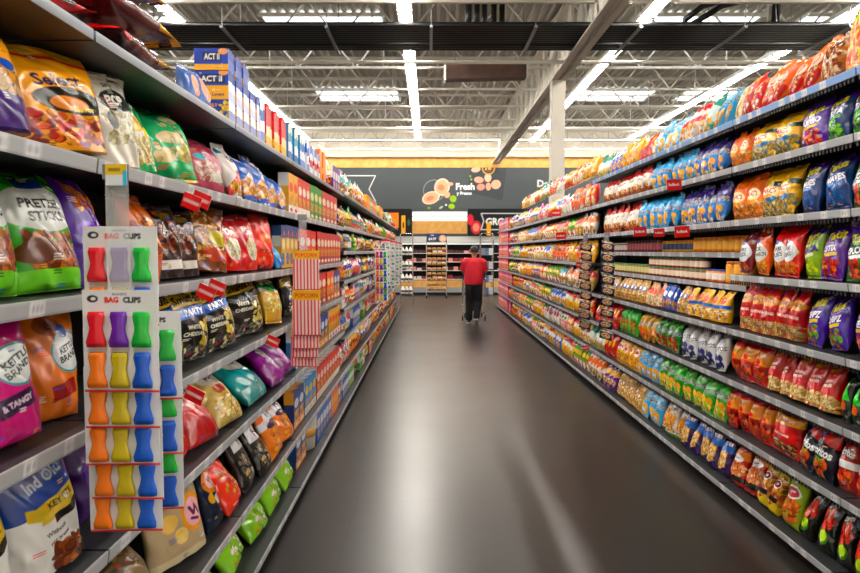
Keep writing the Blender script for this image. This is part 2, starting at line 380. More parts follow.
d('yelwhite', 'popcorn_bag', 'yellow and white cheese popcorn bag', 'pillow', .22,.31,.11, '#dcae24', [('r',0,.72,1,1,'#dfe3dc'),('p',[(0,.8),(.5,.66),(1,.8),(1,.95),(0,.95)],'#2e8a4a'),('f',.1,.25,.9,.68,('#efd27a','#e0b848','#fff0b4'),40,.024)])
d('smartdark', 'popcorn_bag', 'narrow black and purple popcorn bag', 'stand', .22,.32,.11, '#141418', smart([('f',.2,.2,.8,.6,('#2a2f5c','#46508c','#d8cfa8'),30,.022)]))
d('inold', 'pretzel_bag', 'blue and white pretzel bag with gold banner', 'stand', .26,.37,.13, '#e6e6e4', [('r',0,.52,1,1,'#123a80'),('l',[(.2,.93),(.6,.97),(.9,.92)],.01,'#c9a860'),('t','Ind Old',.55,.78,.1,'#cfd8e8',None,12,.7),('p',[(.2,.5),(.35,.46),(.35,.42),(1,.54),(1,.66),(.3,.58),(.2,.6)],'#c9b01c'),('t','KEY SIZE',.66,.57,.055,'#1a1a1c',None,7,.55),('p',[(.5,.4),(1,.46),(1,.53),(.5,.47)],'#1a1a1c'),('t','Without',.5,.34,.04,'#3a3a3c',None,12,.4),('t','your pretzel',.52,.27,.04,'#3a3a3c',None,12,.5),('f',.45,.02,.98,.2,PRZ,30,.03)])
d('dimpurple', 'pretzel_bag', 'dark purple pretzel bag behind the clip cards', 'slump', .2,.3,.11, '#3a1c5c', [('e',.5,.5,.3,.2,'#52307c')])
d('redpopn', 'popcorn_bag', 'red popcorn bag with white popcorn label', 'slump', .24,.33,.14, '#c01424', [('e',.6,.74,.42,.2,'#e4ddd4'),('t','POPC',.6,.74,.09,'#1a1a1c','#e4ddd4',15,.7),('e',.3,.5,.2,.08,'#d98c8c'),('r',0,0,1,.3,'#a80f1c')])
d('tanpop', 'popcorn_bag', 'tan popcorn bag with red block', 'slump', .24,.33,.14, '#cdb47a', [('e',.5,.78,.38,.17,'#e8e2d4'),('t','POPC',.5,.78,.08,'#1a1a1c',None,15,.6),('r',.3,.45,.7,.6,'#a8402c'),('f',.1,.08,.9,.4,('#e8cf90','#c9a458','#f4e4b4'),40,.022)])
d('teal', 'popcorn_bag', 'teal popcorn bag lying on its back', 'slump', .26,.36,.14, '#1a9a9c', [('e',.55,.7,.36,.16,'#e8e4dc'),('t','POP',.55,.72,.1,'#222222',None,10,.5),('f',.3,.75,.8,.9,('#d9a890','#e8d0b8'),14,.02),('p',[(.6,.5),(1,.35),(1,.6)],'#e2e6e2'),('r',0,0,1,.2,'#128688')])
d('purplepop', 'popcorn_bag', 'plum purple popcorn bag', 'slump', .2,.33,.12, '#8a1f86', [('e',.6,.7,.3,.14,'#e6e2e8'),('e',.5,.3,.2,.1,'#a94ba6'),('r',0,0,1,.1,'#701870')])
d('beige', 'popcorn_bag', 'beige popcorn bag with pink oval badge', 'stand', .26,.37,.12, '#b3a084', [('t','POPCORN',.45,.83,.1,'#e8e0d0','#2a2622',8,.85,.18),('r',.3,.7,.75,.75,'#8a7440',8),('e',.74,.42,.24,.2,'#d99a2c'),('e',.74,.42,.17,.15,'#e8b4bc'),('l',[(.66,.48),(.72,.4),(.78,.48),(.84,.38)],.012,'#5c2448'),('l',[(.68,.36),(.8,.33)],.012,'#5c2448'),('e',.3,.42,.14,.09,'#e0bc7c'),('e',.45,.25,.12,.08,'#e8cf94'),('r',0,0,1,.08,'#c9bda0')])
d('navypop', 'popcorn_bag', 'navy popcorn bag with orange sunburst', 'slump', .22,.33,.11, '#101b33', [('e',.5,.72,.4,.19,'#e08a2c'),('e',.5,.72,.26,.12,'#e8b8b4'),('l',[(.4,.74),(.5,.68),(.6,.75)],.012,'#5c2448'),('e',.3,.48,.14,.08,'#e8b45c'),('e',.6,.42,.14,.08,'#dcd4bc')])
d('orangechip', 'popcorn_bag', 'orange crisp bag with white top', 'slump', .25,.33,.12, '#e8501a', [('r',0,.72,1,1,'#e4e0e2'),('e',.3,.82,.16,.09,'#8c1f2c'),('f',.2,.2,.85,.6,('#f08a3c','#d9a03c','#c9401a'),26,.024)])
d('blackwhite', 'popcorn_bag', 'black popcorn bag with white crown label', 'slump', .24,.34,.12, '#1b1a1a', [('r',.1,.6,.9,.95,'#dfe0e4'),('t','SK',.55,.76,.16,'#2a1f4a',None,20,.5),('f',.1,.08,.9,.5,('#6a645c','#3a3632','#a89c84'),50,.022)])
d('orangegold', 'popcorn_bag', 'golden orange popcorn bag with white top', 'slump', .24,.34,.12, '#ee8a18', [('r',0,.55,1,1,'#e6e6ea'),('p',[(0,.95),(.4,1),(.2,.7),(0,.7)],'#ef7a1c'),('t','PIK',.6,.78,.13,'#1c2f6e',None,15,.6),('e',.5,.56,.3,.07,'#2b1b4c'),('f',.2,.1,.8,.45,('#f4a83c','#e07a14'),16,.03)])
d('lime', 'popcorn_bag', 'lime green popcorn bag with black slogan', 'slump', .25,.3,.13, '#8fc31a', [('t','KETTLE',.5,.7,.07,'#17200c',None,8,.7),('t','CORN',.5,.58,.06,'#17200c',None,8,.6),('f',.1,.1,.9,.4,('#d9d8a8','#a8b04c','#e8e8cc'),10,.022),('e',.4,.88,.2,.06,'#e8ecd8')])
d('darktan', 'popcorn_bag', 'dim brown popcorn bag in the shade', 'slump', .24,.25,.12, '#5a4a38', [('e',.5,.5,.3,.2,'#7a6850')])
d('reddark', 'candy_bag', 'red metallic bag lying flat', 'pillow', .26,.36,.09, '#b8141f', [('r',0,.62,1,.8,'#2a0f14'),('e',.5,.3,.35,.15,'#d9333a'),('p',[(0,.1),(1,.3),(1,.4),(0,.22)],'#8c0d18')])
d('redyel', 'candy_bag', 'dark red bag lying flat with yellow top', 'pillow', .26,.37,.09, '#4a1214', [('r',0,.0,1,.2,'#c01c24'),('r',0,.72,1,1,'#d9a814'),('e',.5,.45,.3,.12,'#e0b0a8'),('e',.3,.84,.1,.05,'#8c6a10')])
d('crinkmix', 'candy_bag', 'small blue and pink foil bag', 'pillow', .16,.2,.08, '#4a68a8', [('e',.5,.4,.35,.25,'#e0a890'),('r',0,.8,1,1,'#2c3c78')])
# boxes
d('act', 'popcorn_box', 'blue popcorn box with yellow label band', 'box', .15,.215,.055, '#1c3f9c', [('r',0,.62,1,.7,'#e8b01c'),('r',.1,.74,.9,.93,'#10204a'),('t','ACT II',.5,.835,.12,'#f2f2f2',None,0,.7),('r',0,.42,1,.62,'#e8b01c'),('t','Butter Lovers',.5,.52,.07,'#3a2a5c',None,0,.8),('e',.45,.22,.34,.2,'#16307c'),('t','FAMILY',.45,.3,.07,'#e8a01c',None,0,.5),('t','PACK',.45,.2,.07,'#e8a01c',None,0,.4),('f',.7,.02,1,.35,('#e8b81c','#f4d04a'),14,.014),('e',.85,.96,.14,.06,'#e0a070')], side=['#7f8fd0','#e4e8f4','#c3cdee','#e8ecf6','#1f469c'])
d('acttop', 'popcorn_box', 'short blue popcorn box stacked on top', 'box', .15,.095,.055, '#1c3f9c', [('r',0,.0,1,.28,'#e8b01c'),('r',.25,.42,.8,.82,'#10204a'),('t','ACT II',.52,.62,.28,'#f2f2f2',None,0,.45),('e',.85,.85,.14,.14,'#e0a070')], side=['#3e5cb0','#1c3f9c'])
d('bluepopb', 'popcorn_box', 'white and blue popcorn box', 'box', .12,.25,.055, '#dfe4f0', [('r',0,.6,1,.9,'#2a5cb8')], side=['#6f82c8','#eef0f8','#2a62b8','#e8ecf6'])
d('redyelbox', 'popcorn_box', 'red and yellow popcorn box', 'box', .14,.24,.055, '#d3222c', [('r',0,.1,1,.3,'#e8b81c'),('e',.5,.6,.3,.18,'#f0e4cc')], side=['#e8b01c','#f0d8a8','#d3222c','#c01c28'])
d('tealbox', 'popcorn_box', 'teal and white popcorn box', 'box', .14,.25,.055, '#1f7aa8', [('e',.5,.5,.3,.2,'#f0f0ea')], side=['#1f62a8','#e8ecf0','#2c98b8','#e4e0c8'])
d('whitebox', 'popcorn_box', 'white popcorn box with red block', 'box', .14,.22,.055, '#e6e8ee', [('r',0,.4,1,.6,'#c9303c')], side=['#dfe3ee','#c9303c','#e8e8f0','#5a7cc8'])
d('orangebox', 'popcorn_box', 'orange popcorn box', 'box', .14,.26,.06, '#e8801c', [('r',0,.3,1,.5,'#f4d8a0')], side=['#e8801c','#f09a3c'])
def crackbox(key, look, c1, c2, c3, noun='cracker_box', w=.18, h=.27):
    d(key, noun, look, 'box', w, h, .07, c1, [('r',0,.0,1,.22,c2),('e',.5,.66,.38,.12,c3),('f',.15,.25,.85,.45,CHIP,16,.022),('e',.5,.1,.3,.05,c3)], side=[c1, c1, c2])
crackbox('redbox', 'red cracker box', '#b8101c', '#8c0c18', '#f0e0cc')
crackbox('redwbox', 'red and white cracker box', '#cf1c28', '#ece4dc', '#f4ecdc')
crackbox('greenbox', 'green cracker box', '#1f8a3c', '#14602a', '#e8e0a8')
crackbox('bluebox', 'dark blue snack box', '#15397c', '#e8a01c', '#e4e8f0')
crackbox('lbluebox', 'light blue snack box', '#2a86c8', '#e4e8f0', '#f0d048')
crackbox('orgbox', 'orange snack box', '#e26414', '#b8400c', '#f8e0a0')
crackbox('kixbox', 'yellow and white cereal box', '#e4ae1c', '#e8e8ec', '#d9302c')
crackbox('pinkbox', 'pink wafer box', '#d6486c', '#b82a4c', '#f4d8dc', 'wafer_box')
crackbox('magbox', 'magenta wafer box', '#b82464', '#8c184a', '#f0b8cc', 'wafer_box')
crackbox('violbox', 'violet cookie box', '#6a3a98', '#4a2470', '#e8dcec', 'wafer_box')
# --- right hand
def tost(key, look, top, bot, ring, noun='tortilla_chip_bag', fc=('#e8c070','#d9a048','#f4dca0')):
    d(key, noun, look, 'pillow', .23,.34,.1, bot, [('r',0,.5,1,1,top),('e',.3,.84,.16,.05,ring),('e',.72,.76,.14,.04,ring),('e',.32,.33,.2,.1,fc[0]),('e',.7,.3,.2,.1,fc[1]),('e',.5,.16,.34,.1,ring),('f',.1,.05,.9,.2,fc,12,.03),('t','TOSTITOS',.5,.53,.12,'#10131a','#e8ecf0',6,.95,.07)])
tost('tpurple', 'purple topped tortilla chip bag', '#2c1f6a', '#3a78c0', '#5b4a9c')
tost('tblue', 'sky blue tortilla chip bag', '#2ba0d8', '#2d8cc8', '#7cc8ec')
tost('tlight', 'pale blue tortilla chip bag', '#8cc4e8', '#5aa8dc', '#c4e0f2')
tost('tgreen', 'bright green tortilla chip bag', '#3cae22', '#2f8a1c', '#8cd860')
tost('tdgreen', 'dark green tortilla chip bag', '#1d7a2c', '#2c6a22', '#6ab04a', fc=('#b8401c','#8c2c14','#d98030'))
tost('tyellow', 'yellow tortilla chip bag', '#e8b81c', '#b89018', '#f4d860', fc=('#b8401c','#c96a1c','#8c2c14'))
tost('twhite', 'white tortilla chip bag with dark blue circles', '#d9dade', '#c9cace', '#aeb0b8', fc=('#1c2450','#2a2f66','#141a3c'))
tost('torange', 'red orange tortilla chip bag', '#d8401c', '#c9a068', '#f08048')
d('macy', 'nut_bag', 'yellow topped nut bag with red lettering', 'pillow', .24,.36,.11, '#e6b41c', [('f',.0,.03,1,.4,('#b09a60','#8c7a4a','#d8c890','#4a6a7c'),90,.02),('e',.5,.5,.38,.13,'#f0dca8'),('t',"MAC'S",.48,.53,.12,'#b81c24','#f6ecd0',0,.8),('r',.62,.6,1,.7,'#1d3a24'),('e',.6,.36,.25,.06,'#2c6a94'),('e',.45,.42,.2,.04,'#e89a1c')])
d('maco', 'nut_bag', 'orange nut bag with red lettering', 'pillow', .23,.32,.11, '#ee7a1c', [('f',.0,.03,1,.36,('#d98a3c','#b86420','#e8b070'),70,.02),('e',.5,.5,.4,.14,'#f0d8a8'),('t',"MAC'S",.5,.52,.12,'#b81c24','#f6ecd0',0,.8),('e',.5,.34,.3,.05,'#e8a01c')])
def takis(key, look, body, acc, word, fc, wc='#e8e8f0'):
    d(key, 'rolled_chip_bag', look, 'pillow', .24,.35,.1, body, [('r',0,.8,1,1,'#3c1c7c'),('t','Takis',.5,.74,.17,'#d8cc1c','#2a124c',14,.92,.08),('t',word,.5,.52,.12,wc,'#241040',8,.9,.08),('r',.2,.38,.8,.44,acc,8),('f',.15,.05,.85,.34,fc,16,.03)])
takis('takw', 'blue wavy chip bag with yellow lettering', '#13386c', '#3c6cb0', 'WAVES', ('#1c4a84','#2a62a4'))
takis('takp', 'purple rolled chip bag with yellow lettering', '#4a1f86', '#d8b81c', 'FUEGO', HOT)
takis('takf', 'navy and green rolled chip bag', '#17305c', '#4a9a3c', 'FIESTA', ('#7ab84a','#4a8a2c'))
takis('takg', 'rolled chip bag with lime green lower half', '#86a81c', '#e4e4cc', 'GUACA', ('#a8c82c','#7a9a1c','#c8dc5c'), '#3c1c7c')
takis('taks', 'purple stick chip bag with white lettering', '#4c1c7c', '#c8a81c', 'STIX', HOT)
takis('takx', 'green and purple rolled chip bag', '#2c6a24', '#e8e0e8', 'XPLOSION', HOT)
takis('chipz', 'purple avocado chip bag', '#3c2086', '#c8b01c', 'CHIPZ', ('#9a4a2c','#b8602c','#6a9a2c'))
d('pork', 'pork_rind_bag', 'red pork rind bag with white label', 'pillow', .22,.32,.1, '#d31c24', [('f',.1,.05,.9,.5,('#e08a3c','#c96a24','#f0b068'),26,.028),('e',.5,.48,.44,.2,'#e4e8ea'),('t','PORK',.5,.54,.09,'#1a1a1c',None,8,.8),('t','RINDS',.5,.43,.09,'#1a1a1c',None,8,.8),('e',.35,.68,.14,.05,'#1c56a8')])
d('porkd', 'pork_rind_bag', 'maroon pork rind bag with white label', 'pillow', .22,.32,.1, '#6a1620', [('f',.1,.05,.9,.3,('#a8502c','#8c3c1c'),20,.028),('e',.5,.45,.44,.2,'#d8dde2'),('t','PORK',.5,.51,.09,'#1a1a1c',None,8,.8),('t','RINDS',.5,.4,.09,'#1a1a1c',None,8,.8),('e',.35,.66,.14,.05,'#1c56a8'),('f',.2,.8,.8,.95,('#d9a8a0','#8c2c34'),8,.03)])
d('potato', 'pork_rind_bag', 'orange cracklin bag with white label', 'pillow', .24,.33,.1, '#e8701c', [('r',0,.8,1,1,'#7a1c20'),('f',.1,.05,.9,.3,('#e08a3c','#f0b068'),20,.028),('e',.5,.48,.46,.21,'#e8e8e4'),('t','PORK',.5,.55,.1,'#1a1a1c',None,6,.8),('t','CHICHARRON',.5,.43,.09,'#1a1a1c',None,6,.85),('e',.4,.7,.15,.05,'#1c56a8')])
def baken(key, look, c1, c2, fc, word='CHICHARRONES'):
    d(key, 'pork_rind_bag', look, 'stand', .25,.35,.13, c1, [('f',0,.0,1,.28,fc,60,.026),('r',0,.28,1,.58,'#a30f1c'),('t',word,.5,.44,.06,'#f0dcd0',None,0,.85),('e',.5,.68,.52,.1,c2),('t','BAKEN-ETS',.5,.685,.075,'#8c1410',None,0,.85),('r',0,.8,1,1,c1)])
baken('baken', 'red pork rind bag with gold arch', '#cf1a24', '#e8a41c', ('#b08a5c','#8c6a40','#d0b080'))
d('baken2', 'pork_rind_bag', 'crimson bag of puffed pork rinds', 'stand', .25,.35,.13, '#b00f22', [('f',0,0,1,.3,('#d8ba84','#b8945c','#f0dcae'),60,.022),('r',0,.86,1,1,'#c9a01c'),('t','BAKEN-ETS',.5,.8,.07,'#e8b02c',None,4,.8),('t','TRADITIONAL',.5,.58,.055,'#f0e4dc',None,4,.8),('t','PORK RINDS',.5,.49,.055,'#f0e4dc',None,4,.7)])
d('sabro', 'cheese_snack_bag', 'red and yellow snack bag', 'pillow', .22,.35,.11, '#c2261c', [('r',0,.45,1,.75,'#e89a1c'),('t','SABROSO',.5,.66,.08,'#a81410','#f4d040',4,.85),('e',.5,.52,.2,.06,'#c9301c'),('f',.05,.05,.95,.4,('#9a3014','#c9601c','#6a200c'),40,.024)])
d('sabrobig', 'cheese_snack_bag', 'red chicharron bag with yellow lettering', 'pillow', .26,.36,.12, '#b81420', [('p',[(0,.6),(1,.66),(1,.82),(0,.78)],'#e8b01c'),('t','El Sabroso',.5,.72,.1,'#b01818',None,4,.85),('r',0,.34,1,.5,'#c9202c'),('t','Chicharrones',.5,.43,.06,'#f4e8d8',None,4,.8),('f',.05,.05,.95,.3,('#b88a5c','#8c5a34','#5a2414'),40,.026)])
d('dorib', 'tortilla_chip_bag', 'large blue and red nacho chip bag', 'pillow', .3,.38,.12, '#151a28', [('p',[(0,1),(0,.6),(.35,.8),(.45,1)],'#1c62b8'),('p',[(.45,1),(.3,.74),(1,.62),(1,1)],'#c91c24'),('t','Doritos',.55,.52,.15,'#f0f0f0','#14141c',-8,.85,.1),('f',.2,.08,.8,.38,('#d9682c','#b8401c','#e8a048'),14,.04),('r',.4,.36,.75,.4,'#6ab82c',-8)])
d('dorir', 'tortilla_chip_bag', 'deep red nacho chip bag', 'pillow', .26,.36,.12, '#8c141c', [('t','Doritos',.5,.66,.12,'#f0f0f0','#14141c',-4,.9,.1),('r',0,.4,1,.52,'#e0e0e0'),('f',.1,.06,.9,.34,HOT,20,.035)])
d('doril', 'tortilla_chip_bag', 'black chip bag with lime slice', 'slump', .26,.36,.13, '#10110f', [('t','ROASTED',.5,.84,.06,'#9a9a94',None,8,.7),('t','Doritos',.5,.74,.09,'#c8ccc4',None,8,.8),('f',.15,.35,.85,.64,('#c93c1c','#e0582c','#8c240f'),12,.045),('e',.55,.22,.26,.12,'#4a7a14'),('e',.55,.24,.2,.09,'#b8d44c')])
d('mixgreen', 'snack_mix_bag', 'small black and green snack bag', 'pillow', .18,.27,.09, '#14281c', [('p',[(.5,.8),(.1,.4),(.9,.4)],'#4ab82c'),('e',.5,.3,.3,.1,'#d8701c'),('r',0,.85,1,1,'#1c7a94')])
d('snyder', 'pretzel_bag', 'red striped pretzel snack bag', 'slump', .24,.32,.12, '#c02020', [('r',0,.62,1,.8,'#e88a1c'),('e',.5,.62,.36,.09,'#e6e6e6'),('t','Gardetto',.5,.63,.05,'#8c1420',None,6,.6),('f',.05,.25,.95,.55,('#d98a5c','#b8643c','#e8b08c'),40,.024),('r',0,.1,1,.22,'#17140f'),('r',0,0,1,.1,'#a8141c')])
d('noodle', 'pretzel_bag', 'clear fronted noodle snack bag with yellow base', 'slump', .24,.3,.12, '#c9b41c', [('f',.0,.2,1,.85,('#c9803c','#a85c28','#e0a868','#8c4418'),70,.026),('e',.5,.64,.32,.1,'#e8e4e0'),('e',.5,.64,.28,.08,'#8c1420'),('t','Chester',.5,.65,.05,'#f0e8e0',None,6,.5),('r',.05,.25,.9,.36,'#17140f'),('r',0,.9,1,1,'#8a9a1c')])
d('lays', 'pretzel_bag', 'olive green bag of orange crisps', 'slump', .24,.32,.12, '#8ca01c', [('f',.1,.1,.9,.55,('#c96a14','#e08a24','#9a4a0c'),40,.028),('e',.5,.64,.38,.12,'#e8e8e4'),('e',.5,.64,.33,.09,'#9c1c2c'),('t','Crujitos',.5,.65,.06,'#f4ecec',None,6,.6),('e',.4,.86,.2,.05,'#e8e8e0')])
d('poppurp', 'popcorn_bag', 'purple and blue bag with popcorn cluster', 'slump', .22,.32,.12, '#2a1650', [('r',0,.55,1,.72,'#2c6ac0'),('t','POPCORN',.5,.76,.09,'#e4e4f0',None,0,.9),('e',.5,.34,.36,.22,'#d9ae74'),('f',.2,.18,.8,.5,('#e8c088','#c9904c','#f4e0b8'),30,.026)])
d('popwhite', 'popcorn_bag', 'white and tan popcorn cluster bag', 'slump', .22,.32,.12, '#dcd4cc', [('t','POPCORN',.5,.76,.09,'#2a1c1c',None,0,.9),('e',.5,.38,.42,.26,'#c9823c'),('f',.12,.15,.88,.6,('#e0a058','#b8702c','#f0cc94'),40,.028),('r',0,0,1,.1,'#5a8a3c')])
d('tan', 'chip_bag', 'tan chip bag with small red badge', 'slump', .22,.31,.11, '#c9a878', [('f',.1,.1,.9,.8,('#d9b884','#b88c54','#ecd4a8'),36,.026),('e',.5,.5,.2,.1,'#a8201c'),('e',.5,.5,.13,.06,'#ecdcd0'),('t','popped',.5,.84,.06,'#5c3c1c')])
d('nutb', 'nut_bag', 'royal blue peanut bag', 'stand', .17,.3,.1, '#174a9c', [('e',.5,.62,.32,.12,'#e8ecf2'),('f',.15,.05,.85,.4,NUT,22,.02)])
d('nuty', 'nut_bag', 'yellow and blue peanut bag', 'stand', .19,.29,.1, '#e0aa1c', [('r',0,.42,1,.54,'#1c5ca8'),('e',.5,.68,.3,.12,'#d94a2c'),('f',.05,.05,.95,.38,NUT+POP,30,.02)])
d('nutw', 'nut_bag', 'clear peanut bag with white and blue label', 'stand', .19,.29,.1, '#b88a54', [('f',0,0,1,1,('#c9a068','#e0c090','#a8743c'),80,.022),('e',.5,.62,.36,.13,'#2c6cb4'),('e',.5,.64,.28,.08,'#e8eef2'),('r',.1,.3,.5,.42,'#3c9a5c')])
d('nutp', 'nut_bag', 'peach peanut bag with red label', 'stand', .18,.29,.1, '#d8a488', [('e',.5,.62,.34,.13,'#c9402c'),('f',.05,.04,.95,.42,NUT+POP,40,.02)])
d('cand', 'candy_bag', 'orange candy bag with red swirl', 'pillow', .24,.3,.1, '#ee7414', [('r',0,0,1,.38,'#b81424'),('f',.1,.1,.9,.55,('#d99a3c','#e8c8a0','#c9301c','#7a4a24'),36,.024),('e',.6,.5,.3,.14,'#e8b8a0'),('o',.6,.5,.03,.01,'#a81420')])
d('candy2', 'candy_bag', 'red and cream candy bag', 'pillow', .22,.29,.1, '#c01c2c', [('f',.05,.05,.95,.7,('#e0b08c','#f0dcc0','#a81c24'),40,.024),('r',.1,.7,.9,.82,'#e88a1c')])
d('gummy', 'candy_bag', 'tall yellow bag of orange gummies', 'stand', .26,.42,.12, '#d8c21c', [('r',.05,.6,.95,.78,'#b8b414'),('t','GUMMY',.5,.76,.1,'#1c2414',None,20,.8),('f',.0,.0,1,.58,('#e8642c','#f08a4c','#d94a1c','#f4a878'),60,.03)])
d('mixpret', 'nut_bag', 'clear bag of mixed nuts', 'pillow', .22,.27,.1, '#a8704c', [('f',0,0,1,1,('#c9884c','#e0c0a0','#8c4c2c','#5a2c1c','#e8d8c4'),110,.022)])
d('tanc', 'chip_bag', 'cream bag with green edge', 'pillow', .22,.31,.1, '#dccba8', [('f',.2,.1,.8,.7,('#c9a86c','#e8d8b0'),20,.026),('r',0,.9,1,1,'#c83c2c'),('p',[(0,0),(.2,0),(.1,1),(0,1)],'#2c7a5c')])
d('redchip', 'chip_bag', 'red and white chip bag with brown print', 'pillow', .2,.32,.1, '#c9282c', [('r',0,.2,1,.68,'#e6ded4'),('f',.05,.04,.95,.3,('#a8603c','#6a3420','#d9a070'),26,.026),('t','CHIPS',.5,.52,.09,'#2a1c1c',None,10,.8)])
d('wred', 'chip_bag', 'white chip bag with red stripe', 'pillow', .22,.32,.1, '#e8ded6', [('r',0,.7,1,1,'#cf2430'),('p',[(0,.1),(1,.45),(1,.6),(0,.28)],'#c9202c'),('f',.1,.08,.9,.35,CHIP,16,.028)])
d('yelchip', 'chip_bag', 'golden yellow chip bag', 'pillow', .21,.32,.1, '#e9b21c', [('e',.5,.58,.36,.13,'#f4ecd8'),('e',.5,.6,.25,.06,'#c9301c'),('f',.1,.05,.9,.38,CHIP,22,.028)])
d('bluechip', 'chip_bag', 'bright blue chip bag', 'pillow', .21,.31,.1, '#1b62c4', [('e',.5,.6,.34,.13,'#ecf0f4'),('f',.1,.05,.9,.4,CHIP,20,.028)])
d('tealchip', 'chip_bag', 'teal green chip bag', 'pillow', .21,.32,.1, '#128a74', [('r',0,.25,1,.62,'#d8e4dc'),('f',.1,.05,.9,.4,CHIP,20,.028)])
d('redchip2', 'chip_bag', 'scarlet chip bag with yellow burst', 'pillow', .21,.31,.1, '#d61f26', [('e',.5,.55,.34,.15,'#f0c43c'),('f',.1,.05,.9,.36,HOT,18,.028)])
d('limechip', 'chip_bag', 'apple green chip bag with brown puffs', 'pillow', .21,.3,.1, '#52b026', [('e',.5,.5,.32,.14,'#2a5a1c'),('f',.2,.1,.8,.5,('#c98a4c','#8c4c24'),14,.03)])
d('darksnack', 'cookie_bag', 'navy clip bag with cookie picture', 'pillow', .15,.17,.06, '#141c44', [('e',.5,.5,.36,.28,'#d9b08c'),('f',.3,.35,.7,.65,('#8c5430','#e8d0b4'),8,.02),('r',0,.86,1,1,'#c8b890')])

# --- distant varied packs: colour blocks, no lettering
FAR_B, FAR_BOX = [], []
_cols = {'white': '#e6e4de', 'yellow': '#e8b81c', 'orange': '#e8781c', 'red': '#cc1f28', 'green': '#3f9c34', 'blue': '#1f62b8', 'brown': '#7a4424', 'purple': '#5a2c8c', 'pink': '#dc6a8c', 'tan': '#c8a470', 'teal': '#1c9090', 'black': '#1c1a1c'}
def far_bag(noun, a, b, c, i):
    k = 'f_%s_%s_%s' % (noun, a, b)
    if k in D: return k
    A, B, Cc = _cols[a], _cols[b], _cols[c]
    st = i % 4
    base = {0: [('r',0,.66,1,1,B),('e',.5,.55,.4,.12,Cc)], 1: [('p',[(0,.35),(1,.6),(1,.85),(0,.62)],B),('e',.5,.3,.3,.12,Cc)],
            2: [('e',.5,.6,.42,.18,B),('e',.5,.6,.28,.08,Cc)], 3: [('r',0,0,1,.3,B),('r',.12,.5,.88,.68,Cc)]}[st]
    d(k, noun, '%s %s with %s print' % (a, noun.replace('_', ' '), b), 'pillow', .2, .3, .1, A, base+[('f',.1,.06,.9,.36,(CHIP, NUT, POP, HOT)[i % 4],14,.03),('e',.5,.86,.22,.04,Cc)])
    return k
_i = 0
for noun, combos in (('cookie_bag', ('white yellow brown', 'white blue orange', 'yellow white red', 'orange white brown', 'white green orange', 'tan red white', 'white red blue', 'yellow brown white')),
                     ('chip_bag', ('yellow red white', 'white orange yellow', 'red yellow white', 'green white yellow', 'blue yellow white', 'white teal brown', 'pink white green', 'tan yellow brown')),
                     ('candy_bag', ('red white yellow', 'purple yellow white', 'green yellow white', 'pink purple white', 'orange yellow brown', 'white purple green', 'black yellow green', 'teal white orange')),
                     ('nut_bag', ('black green yellow', 'brown yellow white', 'black red white', 'white black yellow', 'blue white tan', 'green yellow brown'))):
    for cc in combos:
        a, b, c = cc.split(); FAR_B.append(far_bag(noun, a, b, c, _i)); _i += 1
FC, FCH, FCA, FN = FAR_B[:8], FAR_B[8:16], FAR_B[16:24], FAR_B[24:]
for cc in ('red yellow', 'blue white', 'orange yellow', 'green white', 'white red', 'purple white', 'brown tan', 'yellow blue'):
    a, b = cc.split(); k = 'fb_'+a
    d(k, 'snack_box', '%s snack box with %s panel' % (a, b), 'box', .15, .24, .07, _cols[a], [('r',.1,.45,.9,.75,_cols[b]),('e',.5,.25,.3,.12,_cols['tan'])], side=[_cols[a], _cols[b]])
    FAR_BOX.append(k)

BOT = []
for nm_, a_, b_, c_, h_ in (('lime','#86c81c','#2c5c1c','#d8e84a',.25),('black','#1c1a1a','#c9a83c','#e0d8c0',.23),('orange','#e07a1c','#f0e4c8','#7a2c14',.22),('clear brown','#6a3c1c','#e4d8b8','#1c1a1a',.25),('red','#b81c24','#f0e8dc','#e8e4da',.24),('white','#e4e2dc','#3a6ab0','#c9202c',.22),('blue','#1f4a98','#e8e8e4','#e8e8ee',.23)):
    k = 'bot_'+nm_; BOT.append(k)
    d(k, 'sauce_bottle', nm_+' bottle with banded label', 'bottle', .085, h_, .085, a_, [('r',0,.2,1,.55,b_),('e',.5,.38,.3,.08,c_)], side=[c_], cat='bottle')

